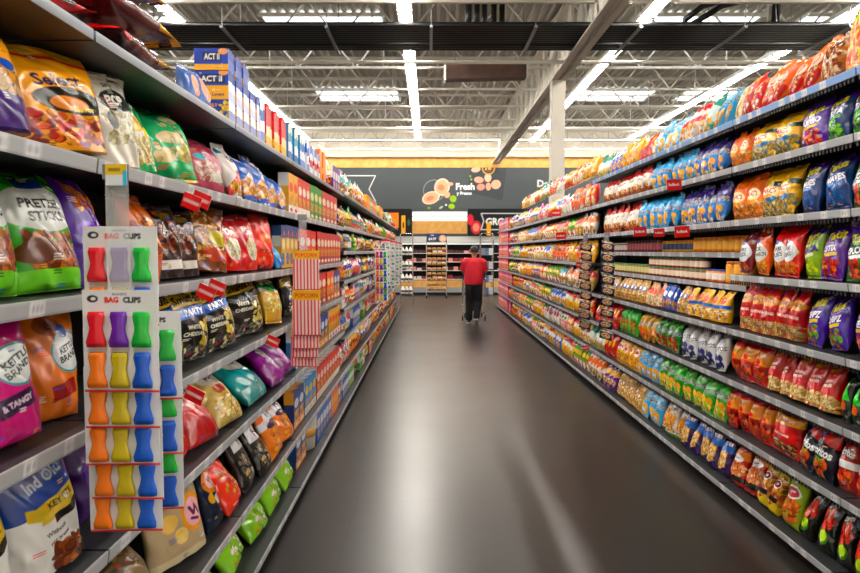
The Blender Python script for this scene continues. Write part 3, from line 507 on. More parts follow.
# ------------------------------------------------------------------ placing products
LL = {'A': 2.25, 'B': 1.915, 'C': 1.558, 'D': 1.21, 'E': .847, 'F': .424, 'G': .105}
LF = {'A': 2.266, 'B': 1.93, 'C': 1.67, 'D': 1.358, 'E': 1.065, 'F': .753, 'F2': .424, 'G': .105}
RL = {'A': 2.53, 'B': 2.222, 'C': 1.87, 'J': 1.66, 'K': 1.434, 'D': 1.514, 'E': 1.154, 'F': .816, 'H': .47, 'G': .10}
ORD = ['zeroth','first','second','third','fourth','fifth','sixth','seventh','eighth','ninth','tenth','eleventh','twelfth','thirteenth','fourteenth','fifteenth','sixteenth','seventeenth','eighteenth','nineteenth','twentieth','twenty-first','twenty-second','twenty-third','twenty-fourth']
_ac = {}; _mc = {}; _bounds = {}
def get_mesh(key, lod, var):
    k = (key, lod, var)
    if k in _mc: return _mc[k]
    q = D[key]; w, h, t = q['w'], q['h'], q['t']
    nv = {0: 150, 1: 92, 2: 32}[lod]
    nv = max(14, int(nv*min(1, h/.34))); nf = max(10, int(nv*w/h))
    if lod == 0: nf = int(nf*.9)
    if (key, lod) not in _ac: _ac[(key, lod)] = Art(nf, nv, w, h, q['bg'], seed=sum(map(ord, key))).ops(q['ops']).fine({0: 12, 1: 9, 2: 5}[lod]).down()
    art = _ac[(key, lod)]
    nm = q['noun']
    if q['form'] == 'bottle':
        rp_ = np.interp(np.linspace(0,1,nv), [0,.03,.6,.75,.82,1], [.9,1,1,.6,.42,.42])*w/2
        a_ = np.linspace(-np.pi, 0, nf); a_ = np.concatenate([a_, np.linspace(0, np.pi, nf+2)[1:-1]]); zz_ = np.linspace(0, h, nv)
        cc = np.concatenate([art, np.tile(np.array(lin(q['bg'])), (nv, nf, 1))], 1); cc[int(nv*.84):] = lin(q['side'][0])
        me, seal = ring_mesh(nm, rp_[:,None]*np.cos(a_), rp_[:,None]*np.sin(a_), np.tile(zz_[:,None], (1, len(a_))), cc), None; me.materials.append(M['board'])
    elif q['form'] == 'box':
        me, seal = box_mesh(nm, w, h, t, nf, nv, art, q['side']), None; me.materials.append(M['board'])
    else:
        me, seal = bag_parts(nm, w, h, t, nf, nv, q['form'], sum(map(ord, key))+var*31, art, q['bg'], split=lod < 2); me.materials.append(M['foil'])
        if seal: seal.materials.append(M['foil'])
    co = np.zeros(len(me.vertices)*3, np.float32); me.vertices.foreach_get('co', co); co = co.reshape(-1, 3)
    co = co[::max(1, len(co)//3500)]
    if seal:
        c2 = np.zeros(len(seal.vertices)*3, np.float32); seal.vertices.foreach_get('co', c2); co = np.vstack([co, c2.reshape(-1, 3)[::3]])
    _mc[k] = (me, seal, co)
    return _mc[k]

PLACED = []
def place(key, side, X, y, z, yaw=0, lean=0, roll=0, scale=(1,1,1), maxh=None, level='', ext=None, align='front', rot=None, name=None, label=None):
    """align the pack so that its front-most point sits X metres out from the aisle centre, its centre at y and its lowest point on z"""
    q = D[key]; dist = y
    lod = 0 if dist < 3.6 else 1 if dist < 7.6 else 2
    if side == 'right' and dist >= 3.0: lod = 0 if dist < 4.35 else 1 if dist < 7.2 else 2
    me, seal, co = get_mesh(key, lod, random.randrange(2) if lod < 2 else 0)
    rz = R(90) if side == 'left' else R(-90)
    sc = list(scale)
    for it in range(8):
        if rot is not None: Rm = rot
        else: Rm = Matrix.Rotation(rz + R(yaw), 4, 'Z') @ Matrix.Rotation(R(-lean), 4, 'X') @ Matrix.Rotation(R(roll), 4, 'Y')
        M4 = Rm @ Matrix.Diagonal((*sc, 1))
        P = co @ np.array(M4.to_3x3()).T
        lo, hi = P.min(0), P.max(0)
        if maxh and hi[2]-lo[2] > maxh: sc[2] *= maxh/(hi[2]-lo[2])*.995; continue
        if ext and hi[1]-lo[1] > ext: sc[0] *= max(.6, ext/(hi[1]-lo[1])*.995); continue
        break
    if side == 'left': dx = -X - hi[0]
    elif side == 'right': dx = X - lo[0]
    else: dx = X - (lo[0]+hi[0])/2
    T = Vector((dx, y - (lo[1]+hi[1])/2, z + .004 - lo[2]))
    o = bpy.data.objects.new(name or q['noun'], me); C.objects.link(o)
    o.matrix_world = Matrix.Translation(T) @ M4
    if seal:
        s = bpy.data.objects.new('top_seal', seal); C.objects.link(s); s.parent = o
    o['category'] = q['cat']
    if label: o['label'] = label
    PLACED.append((o, key, side, level, y, label))
    o['_top'] = float(T.z + hi[2])
    return o

def gap(levels, lev):
    z = levels[lev]; up = [v for v in levels.values() if v > z + .02]
    return (min(up) - z - .034) if up else .6

BOUND_L = 6.64      # past here the left shelves sit at other heights
LAST = {}
def run(side, lev, key, px0, px1, n=None, yaw=0, lean=8, roll=0, inset=.03, sc=1, lv=None, depth=0, ys=None, maxh=None, dz=0):
    X = XL if side == 'left' else XR
    q = D[key]
    lv = lv or (LL if side == 'left' else RL)
    z = lv[lev] + dz
    Xp = X+max(inset, .01)+(0 if q['form'] in ('box', 'bottle') else q['t']*.5)
    y0, y1 = ys if ys else (ypx(px0, Xp, z+.15), ypx(px1, Xp, z+.15))
    if y1 < y0: y0, y1 = y1, y0
    if side == 'left' and lv is LL: y1 = min(y1, 6.585)
    if side == 'right' and y0 < 4.1 < 4.262 < y1 and lev in 'DE': y1 = 4.262
    lk = (side, lev, round(dz, 1)); le = LAST.get(lk, -9)
    if y0 < le+.004 and y1 > le+.08: y0 = le+.004
    LAST[lk] = y1
    w = q['w']*sc
    n = n or max(1, round((y1-y0)/(w*1.0)))
    p = (y1-y0)/n
    if maxh is None:
        if side == 'right':
            lvx = {k: v for k, v in RL.items() if not (k in 'JK' and not 4.2 < (y0+y1)/2 < 7.95) and not (k == 'D' and 4.27 < (y0+y1)/2 < 7.95) and not (k == 'A' and y0 > 7.9)}
            maxh = gap(lvx, lev)-.018 if lev in lvx else .3
        else: maxh = gap(lv, lev)
    if lev == 'A': maxh = q['h']*1.2
    if q['form'] in ('box', 'bottle'): yaw = lean = roll = 0
    for i in range(n):
        sx = min(1.25, max(.7, p*.985/q['w']))
        j = random.uniform(-1, 1) if q['form'] not in ('box', 'bottle') else 0
        sz = sc*random.uniform(.88, 1.04) if q['form'] not in ('box', 'bottle') else sc*random.uniform(.97, 1)
        sz = min(sz, 1.2)
        o = place(key, side, X+max(inset, .01)+abs(j)*.025+depth, y0+(i+.5)*p, z, yaw+j*9, lean+random.uniform(-5, 6)*(q['form'] not in ('box', 'bottle')), roll+random.uniform(-6, 6)*(q['form'] not in ('box', 'bottle')), (sx, sc, sz), maxh=maxh, level=lev, ext=p*.985)

def fill(side, lev, y0, y1, keys, inset=.03, lv=None, lean=6, maxh=None, runs=(2, 5), sc=1, dz=0, depth=0):
    y = y0; last = None
    while y < y1-.05:
        k = random.choice([k for k in keys if k != last]) if len(keys) > 1 else keys[0]
        last = k
        n = random.randint(*runs); w = D[k]['w']*sc*1.0
        n = max(1, min(n, int((y1-y)/w)))
        e = min(y1, y+n*w)
        if y1-e < w*.6: e = y1
        run(side, lev, k, 0, 0, n, lean=lean, inset=inset, ys=(y, e), lv=lv, maxh=maxh, sc=sc, dz=dz, depth=depth)
        y = e

L, Rr = 'left', 'right'
# ---- left wall of shelves, near stretch
run(L,'B','gold',-60,18,1, yaw=-12, sc=1.0); run(L,'B','select',22,96,1, yaw=-16, lean=4); run(L,'B','whitepop',98,128,1, yaw=-14, lean=3)
run(L,'B','greenyel',128,152,1, yaw=-14, lean=10); run(L,'B','green',152,190,1, yaw=-10, lean=16, inset=.02); run(L,'B','pinkbag',192,221,1, lean=22, yaw=-8); run(L,'B','redwhite',222,238,1, lean=24, inset=.0)
run(L,'B','bluewhite',238,284,4, lean=24, inset=.0); run(L,'B','kixbox',285,298,2); run(L,'B','redwbox',298,310,3); run(L,'B','greenbox',310,322,3); run(L,'B','redbox',322,337,4)
run(L,'C','pretzel',-40,14,1, lean=14, yaw=-8); run(L,'C','pretzel',18,72,1, lean=14, yaw=-10); run(L,'C','purpret',74,106,1, lean=10, yaw=-8); run(L,'C','copper',126,154,1, lean=8)
run(L,'C','choc',156,196,2, lean=4, yaw=-10, inset=.05); run(L,'C','browngold',197,224,1, lean=6, yaw=-14); run(L,'C','redpop',225,251,2, lean=8, yaw=-14); run(L,'C','orangepop',252,270,1, lean=8, yaw=-10); run(L,'C','bluesmall',271,278,1, lean=26)
run(L,'C','yelbox',279,298,4, inset=.05); run(L,'C','redwbox',299,316,3, inset=.04); run(L,'C','redbox',317,341,8, inset=.03)
run(L,'D','magenta',-40,28,1, yaw=-14, lean=5); run(L,'D','orangesm',32,76,1, yaw=-12, lean=4, inset=.05)
run(L,'D','smartparty',140,226,3, yaw=-14, lean=10); run(L,'D','smart',228,262,1, yaw=-12, lean=8); run(L,'D','yelwhite',263,281,1, yaw=-12, lean=12, inset=.02); run(L,'D','smartdark',283,295,1, yaw=-8, inset=.05)
run(L,'D','bluebox',299,312,2, inset=.04); run(L,'D','redbox',313,326,3, inset=.04); run(L,'D','orgbox',327,334,2, inset=.04); run(L,'D','bluebox',334,341,2, inset=.04)
run(L,'E','inold',-60,8,1, yaw=-12, lean=4, sc=1.02); run(L,'E','inold',8,70,1, yaw=-10, lean=5, sc=1.02); run(L,'E','dimpurple',72,98,1, inset=.1)
run(L,'E','redpopn',158,212,2, lean=38, inset=.01); run(L,'E','tanpop',213,234,1, lean=40, inset=.01); run(L,'E','teal',235,263,1, lean=46, inset=.0); run(L,'E','purplepop',264,290,2, lean=34, inset=.01)
run(L,'E','lbluebox',296,312,3, inset=.04); run(L,'E','bluebox',313,328,4, inset=.04); run(L,'E','kixbox',329,341,4, inset=.04)
run(L,'F','darktan',112,160,1, lean=30); run(L,'F','beige',168,203,1, yaw=-10, lean=12); run(L,'F','navypop',204,219,1, yaw=-6, lean=14, inset=.02); run(L,'F','orangechip',220,239,1, lean=30, inset=.01)
run(L,'F','blackwhite',238,254,1, lean=26, inset=.01); run(L,'F','blackwhite',254,264,1, lean=24, inset=.01); run(L,'F','orangegold',265,289,2, lean=24, inset=.01)
run(L,'F','bluebox',294,304,2, inset=.05); run(L,'F','lbluebox',305,316,3, inset=.05); run(L,'F','redwbox',317,341,8, inset=.05)
run(L,'G','lime',160,218,2, lean=40, inset=.0, maxh=.27); run(L,'G','lime',219,290,4, lean=34, inset=.02, maxh=.27)
run(L,'G','bluebox',296,306,2, inset=.06)
# top shelf of the left side
for i in range(4):
    place('reddark', 'mid', -1.06-.01*i, 1.62+.02*i, LL['A']+.003+i*.115, rot=Matrix.Rotation(R((-6,5,-3,8)[i]),4,'Z') @ Matrix.Rotation(R(-90),4,'X'), level='A', scale=(1,1.2,1))
for i in range(4):
    place('redyel', 'mid', -1.03-.008*i, 2.1+.02*(i % 2), LL['A']+.003+i*.115, rot=Matrix.Rotation(R((4,-6,6,-4)[i]),4,'Z') @ Matrix.Rotation(R(-90),4,'X'), level='A', scale=(1,1.2,1.22))
run(L,'A','crinkmix',186,205,2, lean=20)
y = ypx(231, XL, 2.3)+.02
for i in range(9):
    zz = LL['A']+.002
    a = place('act', 'mid', -.895-.0775-.005*(i % 2), y+i*.058, zz, rot=Matrix.Identity(4), level='A')
    if i < 6: place('acttop', 'mid', -.895-.0775-.005*(i % 2), y+i*.058, zz+.218, rot=Matrix.Identity(4), level='A')
y += 9*.058+.01
for k, n in (('bluepopb', 2), ('redyelbox', 9), ('tealbox', 7), ('bluepopb', 5), ('whitebox', 7), ('orangebox', 6)):
    for i in range(n):
        place(k, 'mid', -.905-D[k]['w']/2-.006*(i % 3), y+.03, LL['A']+.002, rot=Matrix.Identity(4), scale=(1, 1, (.9, 1, .95)[i % 3]), level='A')
        y += .0615
YB = 6.62; YE = 17.5
run(L,'A','orangebox',0,0,2, ys=(y+.02, 5.7)); fill(L,'A',5.72,YB-.02,FAR_BOX+FN, lv=LL)
run(L,'B','twhite',0,0,3, ys=(ypx(337.5,XL),YB-.02), lv=LL)
# left far stretch
far_lists = {'A': FN[:4]+FAR_BOX[:4]+FCH, 'B': FN+FCA+['limechip'], 'C': BOT+FN+['orangebox'], 'D': BOT+FAR_BOX[:4]+FCA, 'E': BOT+FAR_BOX[3:]+FCH, 'F': FAR_BOX+FC+BOT[:3], 'F2': FCH+FCA+FN, 'G': FAR_BOX[:5]+FCA+['redbox']}
for lev, keys in far_lists.items():
    fill(L, lev, YB+.05, YE, keys, lv=LF, sc=.95 if lev in 'AF' else .82, inset=.03)
fill(L,'G',ypx(321,XL,.1),YB,['redbox','bluebox']+FAR_BOX, lv=LL)

# ---- right wall of shelves
run(Rr,'B','takf',880,830,2, lean=10); run(Rr,'B','takp',829,804,1, lean=10, roll=4); run(Rr,'B','macy',803,755,2, lean=10, sc=1.05); run(Rr,'B','maco',754,733,2, lean=10, roll=5)
run(Rr,'B','tpurple',732,697,4, lean=14, roll=6, inset=.0); run(Rr,'B','tblue',696,653,6, lean=14, roll=6, inset=.0); run(Rr,'B','redchip',652,605,9, lean=14, roll=4, inset=.0)
run(Rr,'C','takx',880,850,1, lean=8); run(Rr,'C','takw',849,800,2, lean=10); run(Rr,'C','macy',799,763,2, lean=8); run(Rr,'C','maco',762,734,2, lean=8)
run(Rr,'C','tpurple',730,682,5, lean=12, roll=5, inset=.0); run(Rr,'C','tblue',681,640,6, lean=12, roll=5, inset=.0); run(Rr,'C','redchip',639,605,7, lean=12, inset=.0)
run(Rr,'D','takx',880,847,1, lean=8, lv=RL); run(Rr,'D','taks',846,824,1, lean=6); run(Rr,'D','takg',823,804,1, lean=6); run(Rr,'D','pork',803,774,2, lean=6); run(Rr,'D','potato',771,757,1, lean=6); run(Rr,'D','porkd',756,741,1, lean=6)
run(Rr,'E','takp',880,852,1, lean=6); run(Rr,'E','chipz',850,808,2, lean=6); run(Rr,'E','baken',807,730,5, lean=4)
run(Rr,'E','nuty',729,690,5, lean=4); run(Rr,'E','nutw',689,680,2); run(Rr,'E','nutb',679,664,4); run(Rr,'E','nutp',663,648,4); run(Rr,'E','nutw',647,605,12, lean=4)
run(Rr,'F','mixgreen',880,842,3, lean=8); run(Rr,'F','baken2',841,770,5, lean=12, roll=-5); run(Rr,'F','sabro',769,732,3, lean=8)
run(Rr,'F','twhite',730,682,5, lean=12, roll=-5, inset=.0); run(Rr,'F','tdgreen',681,657,4, lean=12, inset=.0); run(Rr,'F','tyellow',656,640,4, lean=12, inset=.0); run(Rr,'F','limechip',639,621,5, inset=.0, lean=10); run(Rr,'F','redchip2',620,597,8, lean=22, inset=0)
run(Rr,'H','dorir',880,842,2, lean=10); run(Rr,'H','dorib',841,803,2, lean=14, inset=.0); run(Rr,'H','sabrobig',802,775,1, lean=8); run(Rr,'H','sabro',774,731,4, lean=8)
run(Rr,'H','tgreen',729,660,7, lean=14, roll=-4, inset=.0); run(Rr,'H','tlight',659,640,4, lean=14, inset=.0); run(Rr,'H','yelchip',639,618,5, lean=12, inset=.0); run(Rr,'H','redchip2',617,607,3, inset=.0); run(Rr,'H','tealchip',606,590,5, lean=14, inset=.0)
run(Rr,'G','doril',880,806,4, lean=16, inset=.0); run(Rr,'G','lays',805,785,1, lean=14, inset=.0); run(Rr,'G','noodle',784,761,2, lean=14, inset=.0); run(Rr,'G','snyder',760,732,2, lean=16, inset=.0)
run(Rr,'G','poppurp',731,686,5, lean=14, inset=.0); run(Rr,'G','popwhite',685,664,3, lean=14, inset=.0); run(Rr,'G','tlight',663,645,3, lean=14, inset=.0); run(Rr,'G','tan',644,618,6, lean=14, inset=.0)
run(Rr,'G','f_candy_bag_purple_yellow',617,606,3, lean=16, inset=0); run(Rr,'G','f_chip_bag_white_orange',605,590,5, inset=0)
# top shelf right
run(Rr,'A','gummy',905,848,2, lean=8, sc=1.05); run(Rr,'A','mixpret',846,822,2, lean=24, inset=.0); run(Rr,'A','cand',821,765,4, lean=30, roll=12, inset=-.02); run(Rr,'A','candy2',764,748,2, lean=24, inset=-.02); run(Rr,'A','tanc',747,740,1, lean=24, inset=-.02)
run(Rr,'A','tlight',739,716,3, lean=28, roll=10, inset=-.03); run(Rr,'A','tealchip',715,708,1, lean=26, inset=-.02); run(Rr,'A','wred',707,683,4, lean=28, roll=8, inset=-.03); run(Rr,'A','tlight',682,654,4, lean=28, inset=-.03)
run(Rr,'A','redchip2',653,641,3, lean=26, inset=-.03); run(Rr,'A','yelchip',640,624,4, lean=24, inset=-.02); run(Rr,'A','bluechip',623,611,3, lean=24, inset=-.02); run(Rr,'A','tealchip',610,600,3, lean=24, inset=-.02)
Y2, Y3 = 8.02, 14.9
for lev, keys in (('B', FC+FCH), ('C', FC+FCH[:4]), ('D', FC[:4]+['yelchip','tan']), ('E', FC+FCH+FCA[:3]), ('F', FC+FCH), ('H', FC+FCH+['yelchip','tan']), ('G', FC+FCH+FCA[:3])):
    fill(Rr, lev, Y2, Y3-.05, keys, lean=10, inset=.0, sc=1.06, maxh=.36 if lev == 'B' else None)
fill(Rr, 'B', Y2+.02, Y3-.6, FC+FCH+['tealchip','yelchip'], lean=14, sc=1.0, maxh=.3, dz=.372)
for lev in 'BCDEFHG': fill(Rr, lev, Y3, 16.55, FCA+['magbox','kixbox'], inset=.02, sc=1.08)
for lev, keys in (('B', ['violbox','pinkbox','bluebox']), ('C', ['pinkbox','kixbox','magbox']), ('D', ['pinkbox','magbox']), ('E', ['pinkbox','redbox']), ('F', ['pinkbox','magbox']), ('H', ['magbox','pinkbox']), ('G', ['magbox','redbox','pinkbox'])):
    fill(Rr, lev, 16.6, 18.8, keys, inset=.02, sc=1.15)

# labels for every pack
def bay_of(side, y): return int((y-.5)/1.22)+1 if side != 'right' else int((y-1.83)/1.22)+1
LEVN = {'left': {'A':'top','B':'second highest','C':'third highest','D':'fourth highest','E':'third lowest','F':'second lowest','F2':'second lowest','G':'bottom'},
        'right': {'A':'top','B':'second highest','C':'third highest','D':'fourth highest','E':'fourth lowest','F':'third lowest','H':'second lowest','G':'bottom'}}
def apply_labels():
    cnt = {}
    for r in PLACED: cnt[r[1]] = cnt.get(r[1], 0)+1
    idx = {}
    for o, key, side, lev, y, lab in sorted(PLACED, key=lambda r: (r[2], r[3], r[4], r[0].location.z)):
        if lab: continue
        s = 'left' if side == 'mid' else side
        look = D[key]['look']; ln = LEVN[s].get(lev, 'bottom')
        if lev == 'F' and s == 'left' and y > YB: ln = 'third lowest'
        if lev == 'E' and s == 'left' and y > YB: ln = 'fourth lowest'
        b = bay_of(s, y)
        k = (look, s, ln, b); idx[k] = idx.get(k, 0)+1; n = idx[k]
        if cnt[key] == 1: t = '%s on the %s %s shelf' % (look, ln, s)
        else: t = '%s, %s in %s bay, %s %s shelf' % (look, ORD[min(n, 24)], ORD[b], ln, s)
        o['label'] = t
        if cnt[key] > 1: o['group'] = '%ss on %s shelf, %s side' % (look, ln, s)
apply_labels()

# ------------------------------------------------------------------ shelving bays
strip_cache = []
def strip_mesh(seed, blue=False):
    nx, ny = 150, 6
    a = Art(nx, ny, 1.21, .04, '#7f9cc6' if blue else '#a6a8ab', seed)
    a.rect(0, .9, 1, 1, '#c9cbcd' if not blue else '#9db8dc'); a.rect(0, 0, 1, .1, '#6e7073')  # highlight painted along the top edge, darker line along the bottom
    r = random.Random(seed); u = r.uniform(.02, .06)
    while u < .95:
        w = r.uniform(.033, .045)
        a.rect(u, .12, u+w, .9, '#e4e5e6')
        for k in range(3): a.rect(u+w*(.15+.28*k), .3, u+w*(.27+.28*k), .7, '#77797c')
        u += w + r.choice((.05, .09, .13, .17))
    art = a.down()
    xs = np.linspace(-.605, .605, nx)
    X = np.tile(np.concatenate([xs, xs[::-1]]), (ny, 1)); zz = np.linspace(-.038, .001, ny)
    Y = np.concatenate([np.full(nx, -.006), np.zeros(nx)])[None] + zz[:, None]*(-.12)
    Z = np.tile(zz[:, None], (1, 2*nx))
    col = np.concatenate([art, art[:, ::-1]*.5], 1)
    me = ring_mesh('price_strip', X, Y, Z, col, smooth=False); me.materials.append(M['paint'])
    return me
STR = [strip_mesh(i) for i in range(5)]; STRB = strip_mesh(9, True)
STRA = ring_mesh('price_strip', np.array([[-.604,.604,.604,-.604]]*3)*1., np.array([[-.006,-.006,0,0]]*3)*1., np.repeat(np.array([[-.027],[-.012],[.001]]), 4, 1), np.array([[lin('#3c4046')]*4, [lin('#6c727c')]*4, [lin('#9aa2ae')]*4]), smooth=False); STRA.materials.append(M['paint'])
def shelf_mesh(depth):
    m = MB(); m.box(-.604, .604, .0, depth, -.026, 0)
    return m.mesh('shelf')
SH40 = {dd: shelf_mesh(dd) for dd in (.40, .43, .30)}
for me in SH40.values(): me.materials.append(M['deck'])
comb = MB()
for i in range(40): comb.box(-.6+.03*i, -.6+.03*i+.012, 0, .004, -.06, -.03)
comb.box(-.604, .604, .002, .006, -.034, -.027)
COMB = comb.mesh('perforated_rail'); COMB.materials.append(M['upright'])
UP = None
def bay(side, y0, levels, i, top, depth=.42, comb=False):
    X = XL if side == 'left' else XR
    sg = -1 if side == 'left' else 1
    rz = R(90) if side == 'left' else R(-90)
    root = empty('shelving_bay', (sg*X, y0+.61, 0), rz)      # local -y faces the aisle, local x runs along it
    for k, z in levels.items():
        dd = .43 if k == 'G' else .30 if k in 'JK' else .40
        off = .12 if k in 'JK' and side == 'right' else 0
        yy = -.03 if k == 'G' else 0
        s = link('base_shelf' if k == 'G' else 'shelf', SH40[dd], root, None, (0, off+yy, z))
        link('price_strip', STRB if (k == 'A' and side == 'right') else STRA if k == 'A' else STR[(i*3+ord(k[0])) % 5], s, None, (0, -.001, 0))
        if comb and k not in 'GJK': link('perforated_rail', COMB, s, None, (0, .004, 0))
    MB().box(-.604, .604, depth, depth+.02, .02, top).build('back_panel', M['under'], root)
    for sx in (-1, 1): MB().box(sx*.59-.014, sx*.59+.014, depth-.03, depth-.001, .0, top).build('upright', M['upright'], root)
    MB().box(-.604, .604, .05, .07, 0, levels['G']-.027).build('kick_plate', M['under'], root)
    hold = {'left': 'popcorn and boxed snacks' if i < 6 else 'mixed groceries', 'right': 'chip bags' if i < 11 else 'pink wafer boxes'}[side]
    tag(root, 'grey steel shelving bay of %s, %s down the %s side' % (hold, ORD[i+1], side), 'shelving', 'shelving bays of the %s side' % side)
    return root
for i in range(14):
    y0 = .5+1.22*i
    bay('left', y0, LL if y0 < 6.5 else LF, i, 2.27)
for i in range(14):
    y0 = 1.83+1.22*i
    lv = dict(RL)
    if y0 < 4.2: lv.pop('J'); lv.pop('K')
    elif y0 < 7.9: lv.pop('D')
    else:
        lv.pop('J'); lv.pop('K'); lv.pop('A')
    bay('right', y0, lv, i, 2.56 if y0 < 7.9 else 2.3, .46, comb=y0 < 6.5)

# ------------------------------------------------------------------ jars and tubs on the two short shelves
def jar_proto(name, w, h, c1, c2, lidm, lidh=.018, n=14):
    prof = [(0.001,0),(w*.42,0),(w*.5,.006),(w*.5,h*.2),(w*.5,h*.21),(w*.5,h*.72),(w*.5,h*.73),(w*.5,h*.86),(w*.42,h-lidh-.001)]
    rr = np.array([p[0] for p in prof])[:, None]; zz = np.array([p[1] for p in prof])[:, None]
    a = np.linspace(0, 2*np.pi, n, endpoint=False)[None]
    cols = np.array([lin(c1)]*4+[lin(c2)]*2+[lin(c1)]*3)[:, None].repeat(n, 1)
    me = ring_mesh(name, rr*np.cos(a), rr*np.sin(a), zz+0*a, cols); me.materials.append(M['board'])
    o = link(name, me)
    MB().lathe([(w*.45, h-lidh), (w*.46, h-.002), (w*.43, h)], n).build('lid', M[lidm], o, True)
    return o
JARS = []
def jars(nm, cat, look, y0, y1, z, w, h, c1, c2, lidm, rows=1, stack=1, shelf='upper short shelf', lidh=.018):
    p = jar_proto(nm, w, h, c1, c2, lidm, lidh); first = True
    n = int((y1-y0)/(w*1.04)); k = 0
    for s in range(stack):
        for i in range(n):
            o = p if first else copy_tree(p); first = False; k += 1
            o.location = (XR+.12+.02+w/2, y0+(i+.5)*(y1-y0)/n, z+.002+s*(h+.001))
            o.rotation_euler = (0, 0, random.uniform(0, 6))
            lay = '' if stack == 1 else (', lower layer' if s == 0 else ', stacked on top')
            tag(o, '%s, %s from camera on %s%s' % (look, ORD[min(i+1, 24)], shelf, lay), cat, '%ss on the %s' % (look, shelf))
zj, zk = RL['J'], RL['K']
JY = 4.31
jars('cheese_dip_jar', 'jar', 'orange cheese dip jar', JY+.05, 5.25, zj, .082, .115, '#e88a14', '#f4b43c', 'lid_orange')
jars('bean_dip_can', 'can', 'yellow and blue dip can', 5.27, 5.95, zj, .082, .1, '#d8a81c', '#2c3c6c', 'lid_orange')
jars('dip_jar', 'jar', 'dark maroon dip jar', 5.99, 7.0, zj, .085, .115, '#6a2430', '#a84c50', 'lid_black')
jars('dip_tub', 'tub', 'white dip tub', 7.02, 7.85, zj, .09, .1, '#7a2c34', '#d8d0c8', 'lid_white')
jars('cheese_can', 'can', 'tall orange cheese can', JY, 4.68, zk, .095, .16, '#e8921c', '#f0ac3c', 'lid_orange', shelf='lower short shelf')
jars('dip_cup', 'tub', 'orange and white dip tub', 4.7, 5.0, zk, .085, .095, '#e8701c', '#ece4d8', 'lid_blue', shelf='lower short shelf')
jars('salsa_jar', 'jar', 'red salsa jar with green lid', 5.02, 6.3, zk, .088, .088, '#8c1c14', '#d8c8b0', 'lid_green', stack=2, shelf='lower short shelf')
jars('relish_jar', 'jar', 'tan relish jar with green lid', 6.33, 7.85, zk, .088, .1, '#8c5a24', '#c9c07c', 'lid_green', shelf='lower short shelf')
# white tub on the left base shelf
tub = MB().lathe([(.085,0),(.1,.01),(.11,.27),(.115,.28)], 24).build('popcorn_tub', M['white'], None, True); tub.scale = (1, 1, .88)
tub.location = (-XL-.01-.115, ypx(318, XL, .1), LF['G']+.002)
MB().lathe([(.119,.281),(.119,.298),(.11,.303)], 24).build('lid', M['lid_white'], tub, True)
MB().lathe([(.1075,.12),(.1115,.2)], 24).build('label_band', M['wood'], tub, True)
tag(tub, 'white popcorn tub with yellow band standing on the bottom shelf', 'tub')

# ------------------------------------------------------------------ hanging strips
def panel_mesh(name, w, h, nx, ny, bg, ops, th=.002, mt='board', seed=3, bend=0):
    art = Art(nx, ny, w, h, bg, seed).ops(ops).down()
    xs = np.linspace(-w/2, w/2, nx)
    X = np.tile(np.concatenate([xs, xs[::-1]]), (ny, 1)); zz = np.linspace(0, h, ny)
    Y = np.tile(np.concatenate([np.full(nx, -th/2), np.full(nx, th/2)]), (ny, 1)) + bend*((zz/h)[:, None]-1)**2
    me = ring_mesh(name, X, Y, np.tile(zz[:, None], (1, 2*nx)), np.concatenate([art, np.ones((ny, nx, 3))*.75], 1), smooth=False)
    me.materials.append(M[mt]); return me

CW, CH = .2, .27
clip_ops = [('r',0,0,1,.025,'#d81c2c'),('e',.14,.91,.075,.036,'#16161a'),('e',.15,.91,.035,.016,'#f0f0f0'),('t','MAGNETIC',.5,.955,.022,'#5a5a5c',None,0,.4),('t','BAG',.39,.9,.055,'#d8242c','#d8242c',0,.24,.05),('t','CLIPS',.66,.9,.055,'#16161a','#16161a',0,.34,.05)]
card_me = panel_mesh('clip_card', CW, CH, 100, 136, '#ececee', clip_ops)
card_small = panel_mesh('clip_card', CW, CH, 20, 28, '#ececee', clip_ops)
def clip_mesh():
    m = MB()
    pts = [(0,0,.0),(0,-.002,.014),(0,-.001,.038),(0,-.0,.05),(0,0,.08),(0,0,.092)]
    wd = [.0255,.0265,.0185,.0165,.0225,.0195]
    b = []
    n = 12
    for (x, y, z), w in zip(pts, wd):
        row = []
        for k in range(n):
            a = 2*math.pi*k/n
            ca, sa = math.cos(a), math.sin(a)
            row.append((w*math.copysign(abs(ca)**.6, ca), y+.009*math.copysign(abs(sa)**.6, sa), z))
        b.append(row)
    m.v = [p for r in b for p in r]
    for i in range(len(b)-1):
        for k in range(n): m.f.append((i*n+k, i*n+(k+1) % n, (i+1)*n+(k+1) % n, (i+1)*n+k))
    m.f.append(tuple(reversed(range(n)))); m.f.append(tuple((len(b)-1)*n+k for k in range(n)))
    return m
CLM = {}
for c in ('red','purple','green','orange','yellow','blue'):
    me = clip_mesh().mesh('bag_clip', True); me.materials.append(M['clip_'+c]); CLM[c] = me
def clip_card(loc, label, rz=0, sc=.9, small=False, rows=2):
    o = link('hanging_clip_card', card_small if small else card_me, None, None, loc, (0, 0, rz)); o.scale = (sc,)*3
    for j, cs in enumerate((('orange','yellow','blue'), ('red','purple','green'))):
        for k, c in enumerate(cs):
            q = link('bag_clip', CLM[c], o, None, ((k-1)*.06, -.0095, .014+j*.107))
            q['label'] = c + ' clip'
    tag(o, label, 'clip card', 'cards of bag clips hung on strips')
    return o
sy = ypx(120, .83, 1.9)
def hang(name, x, y, z0, z1, w, label):
    o = MB().box(-w/2, w/2, -.001, .001, 0, z1-z0).build(name, M['plastic'], None, False, (x, y, z0))
    MB().box(-w/2-.004, w/2+.004, -.004, .004, z1-z0-.03, z1-z0+.005).build('hook_plate', M['grey'], o)
    tag(o, label, 'hanging strip'); return o
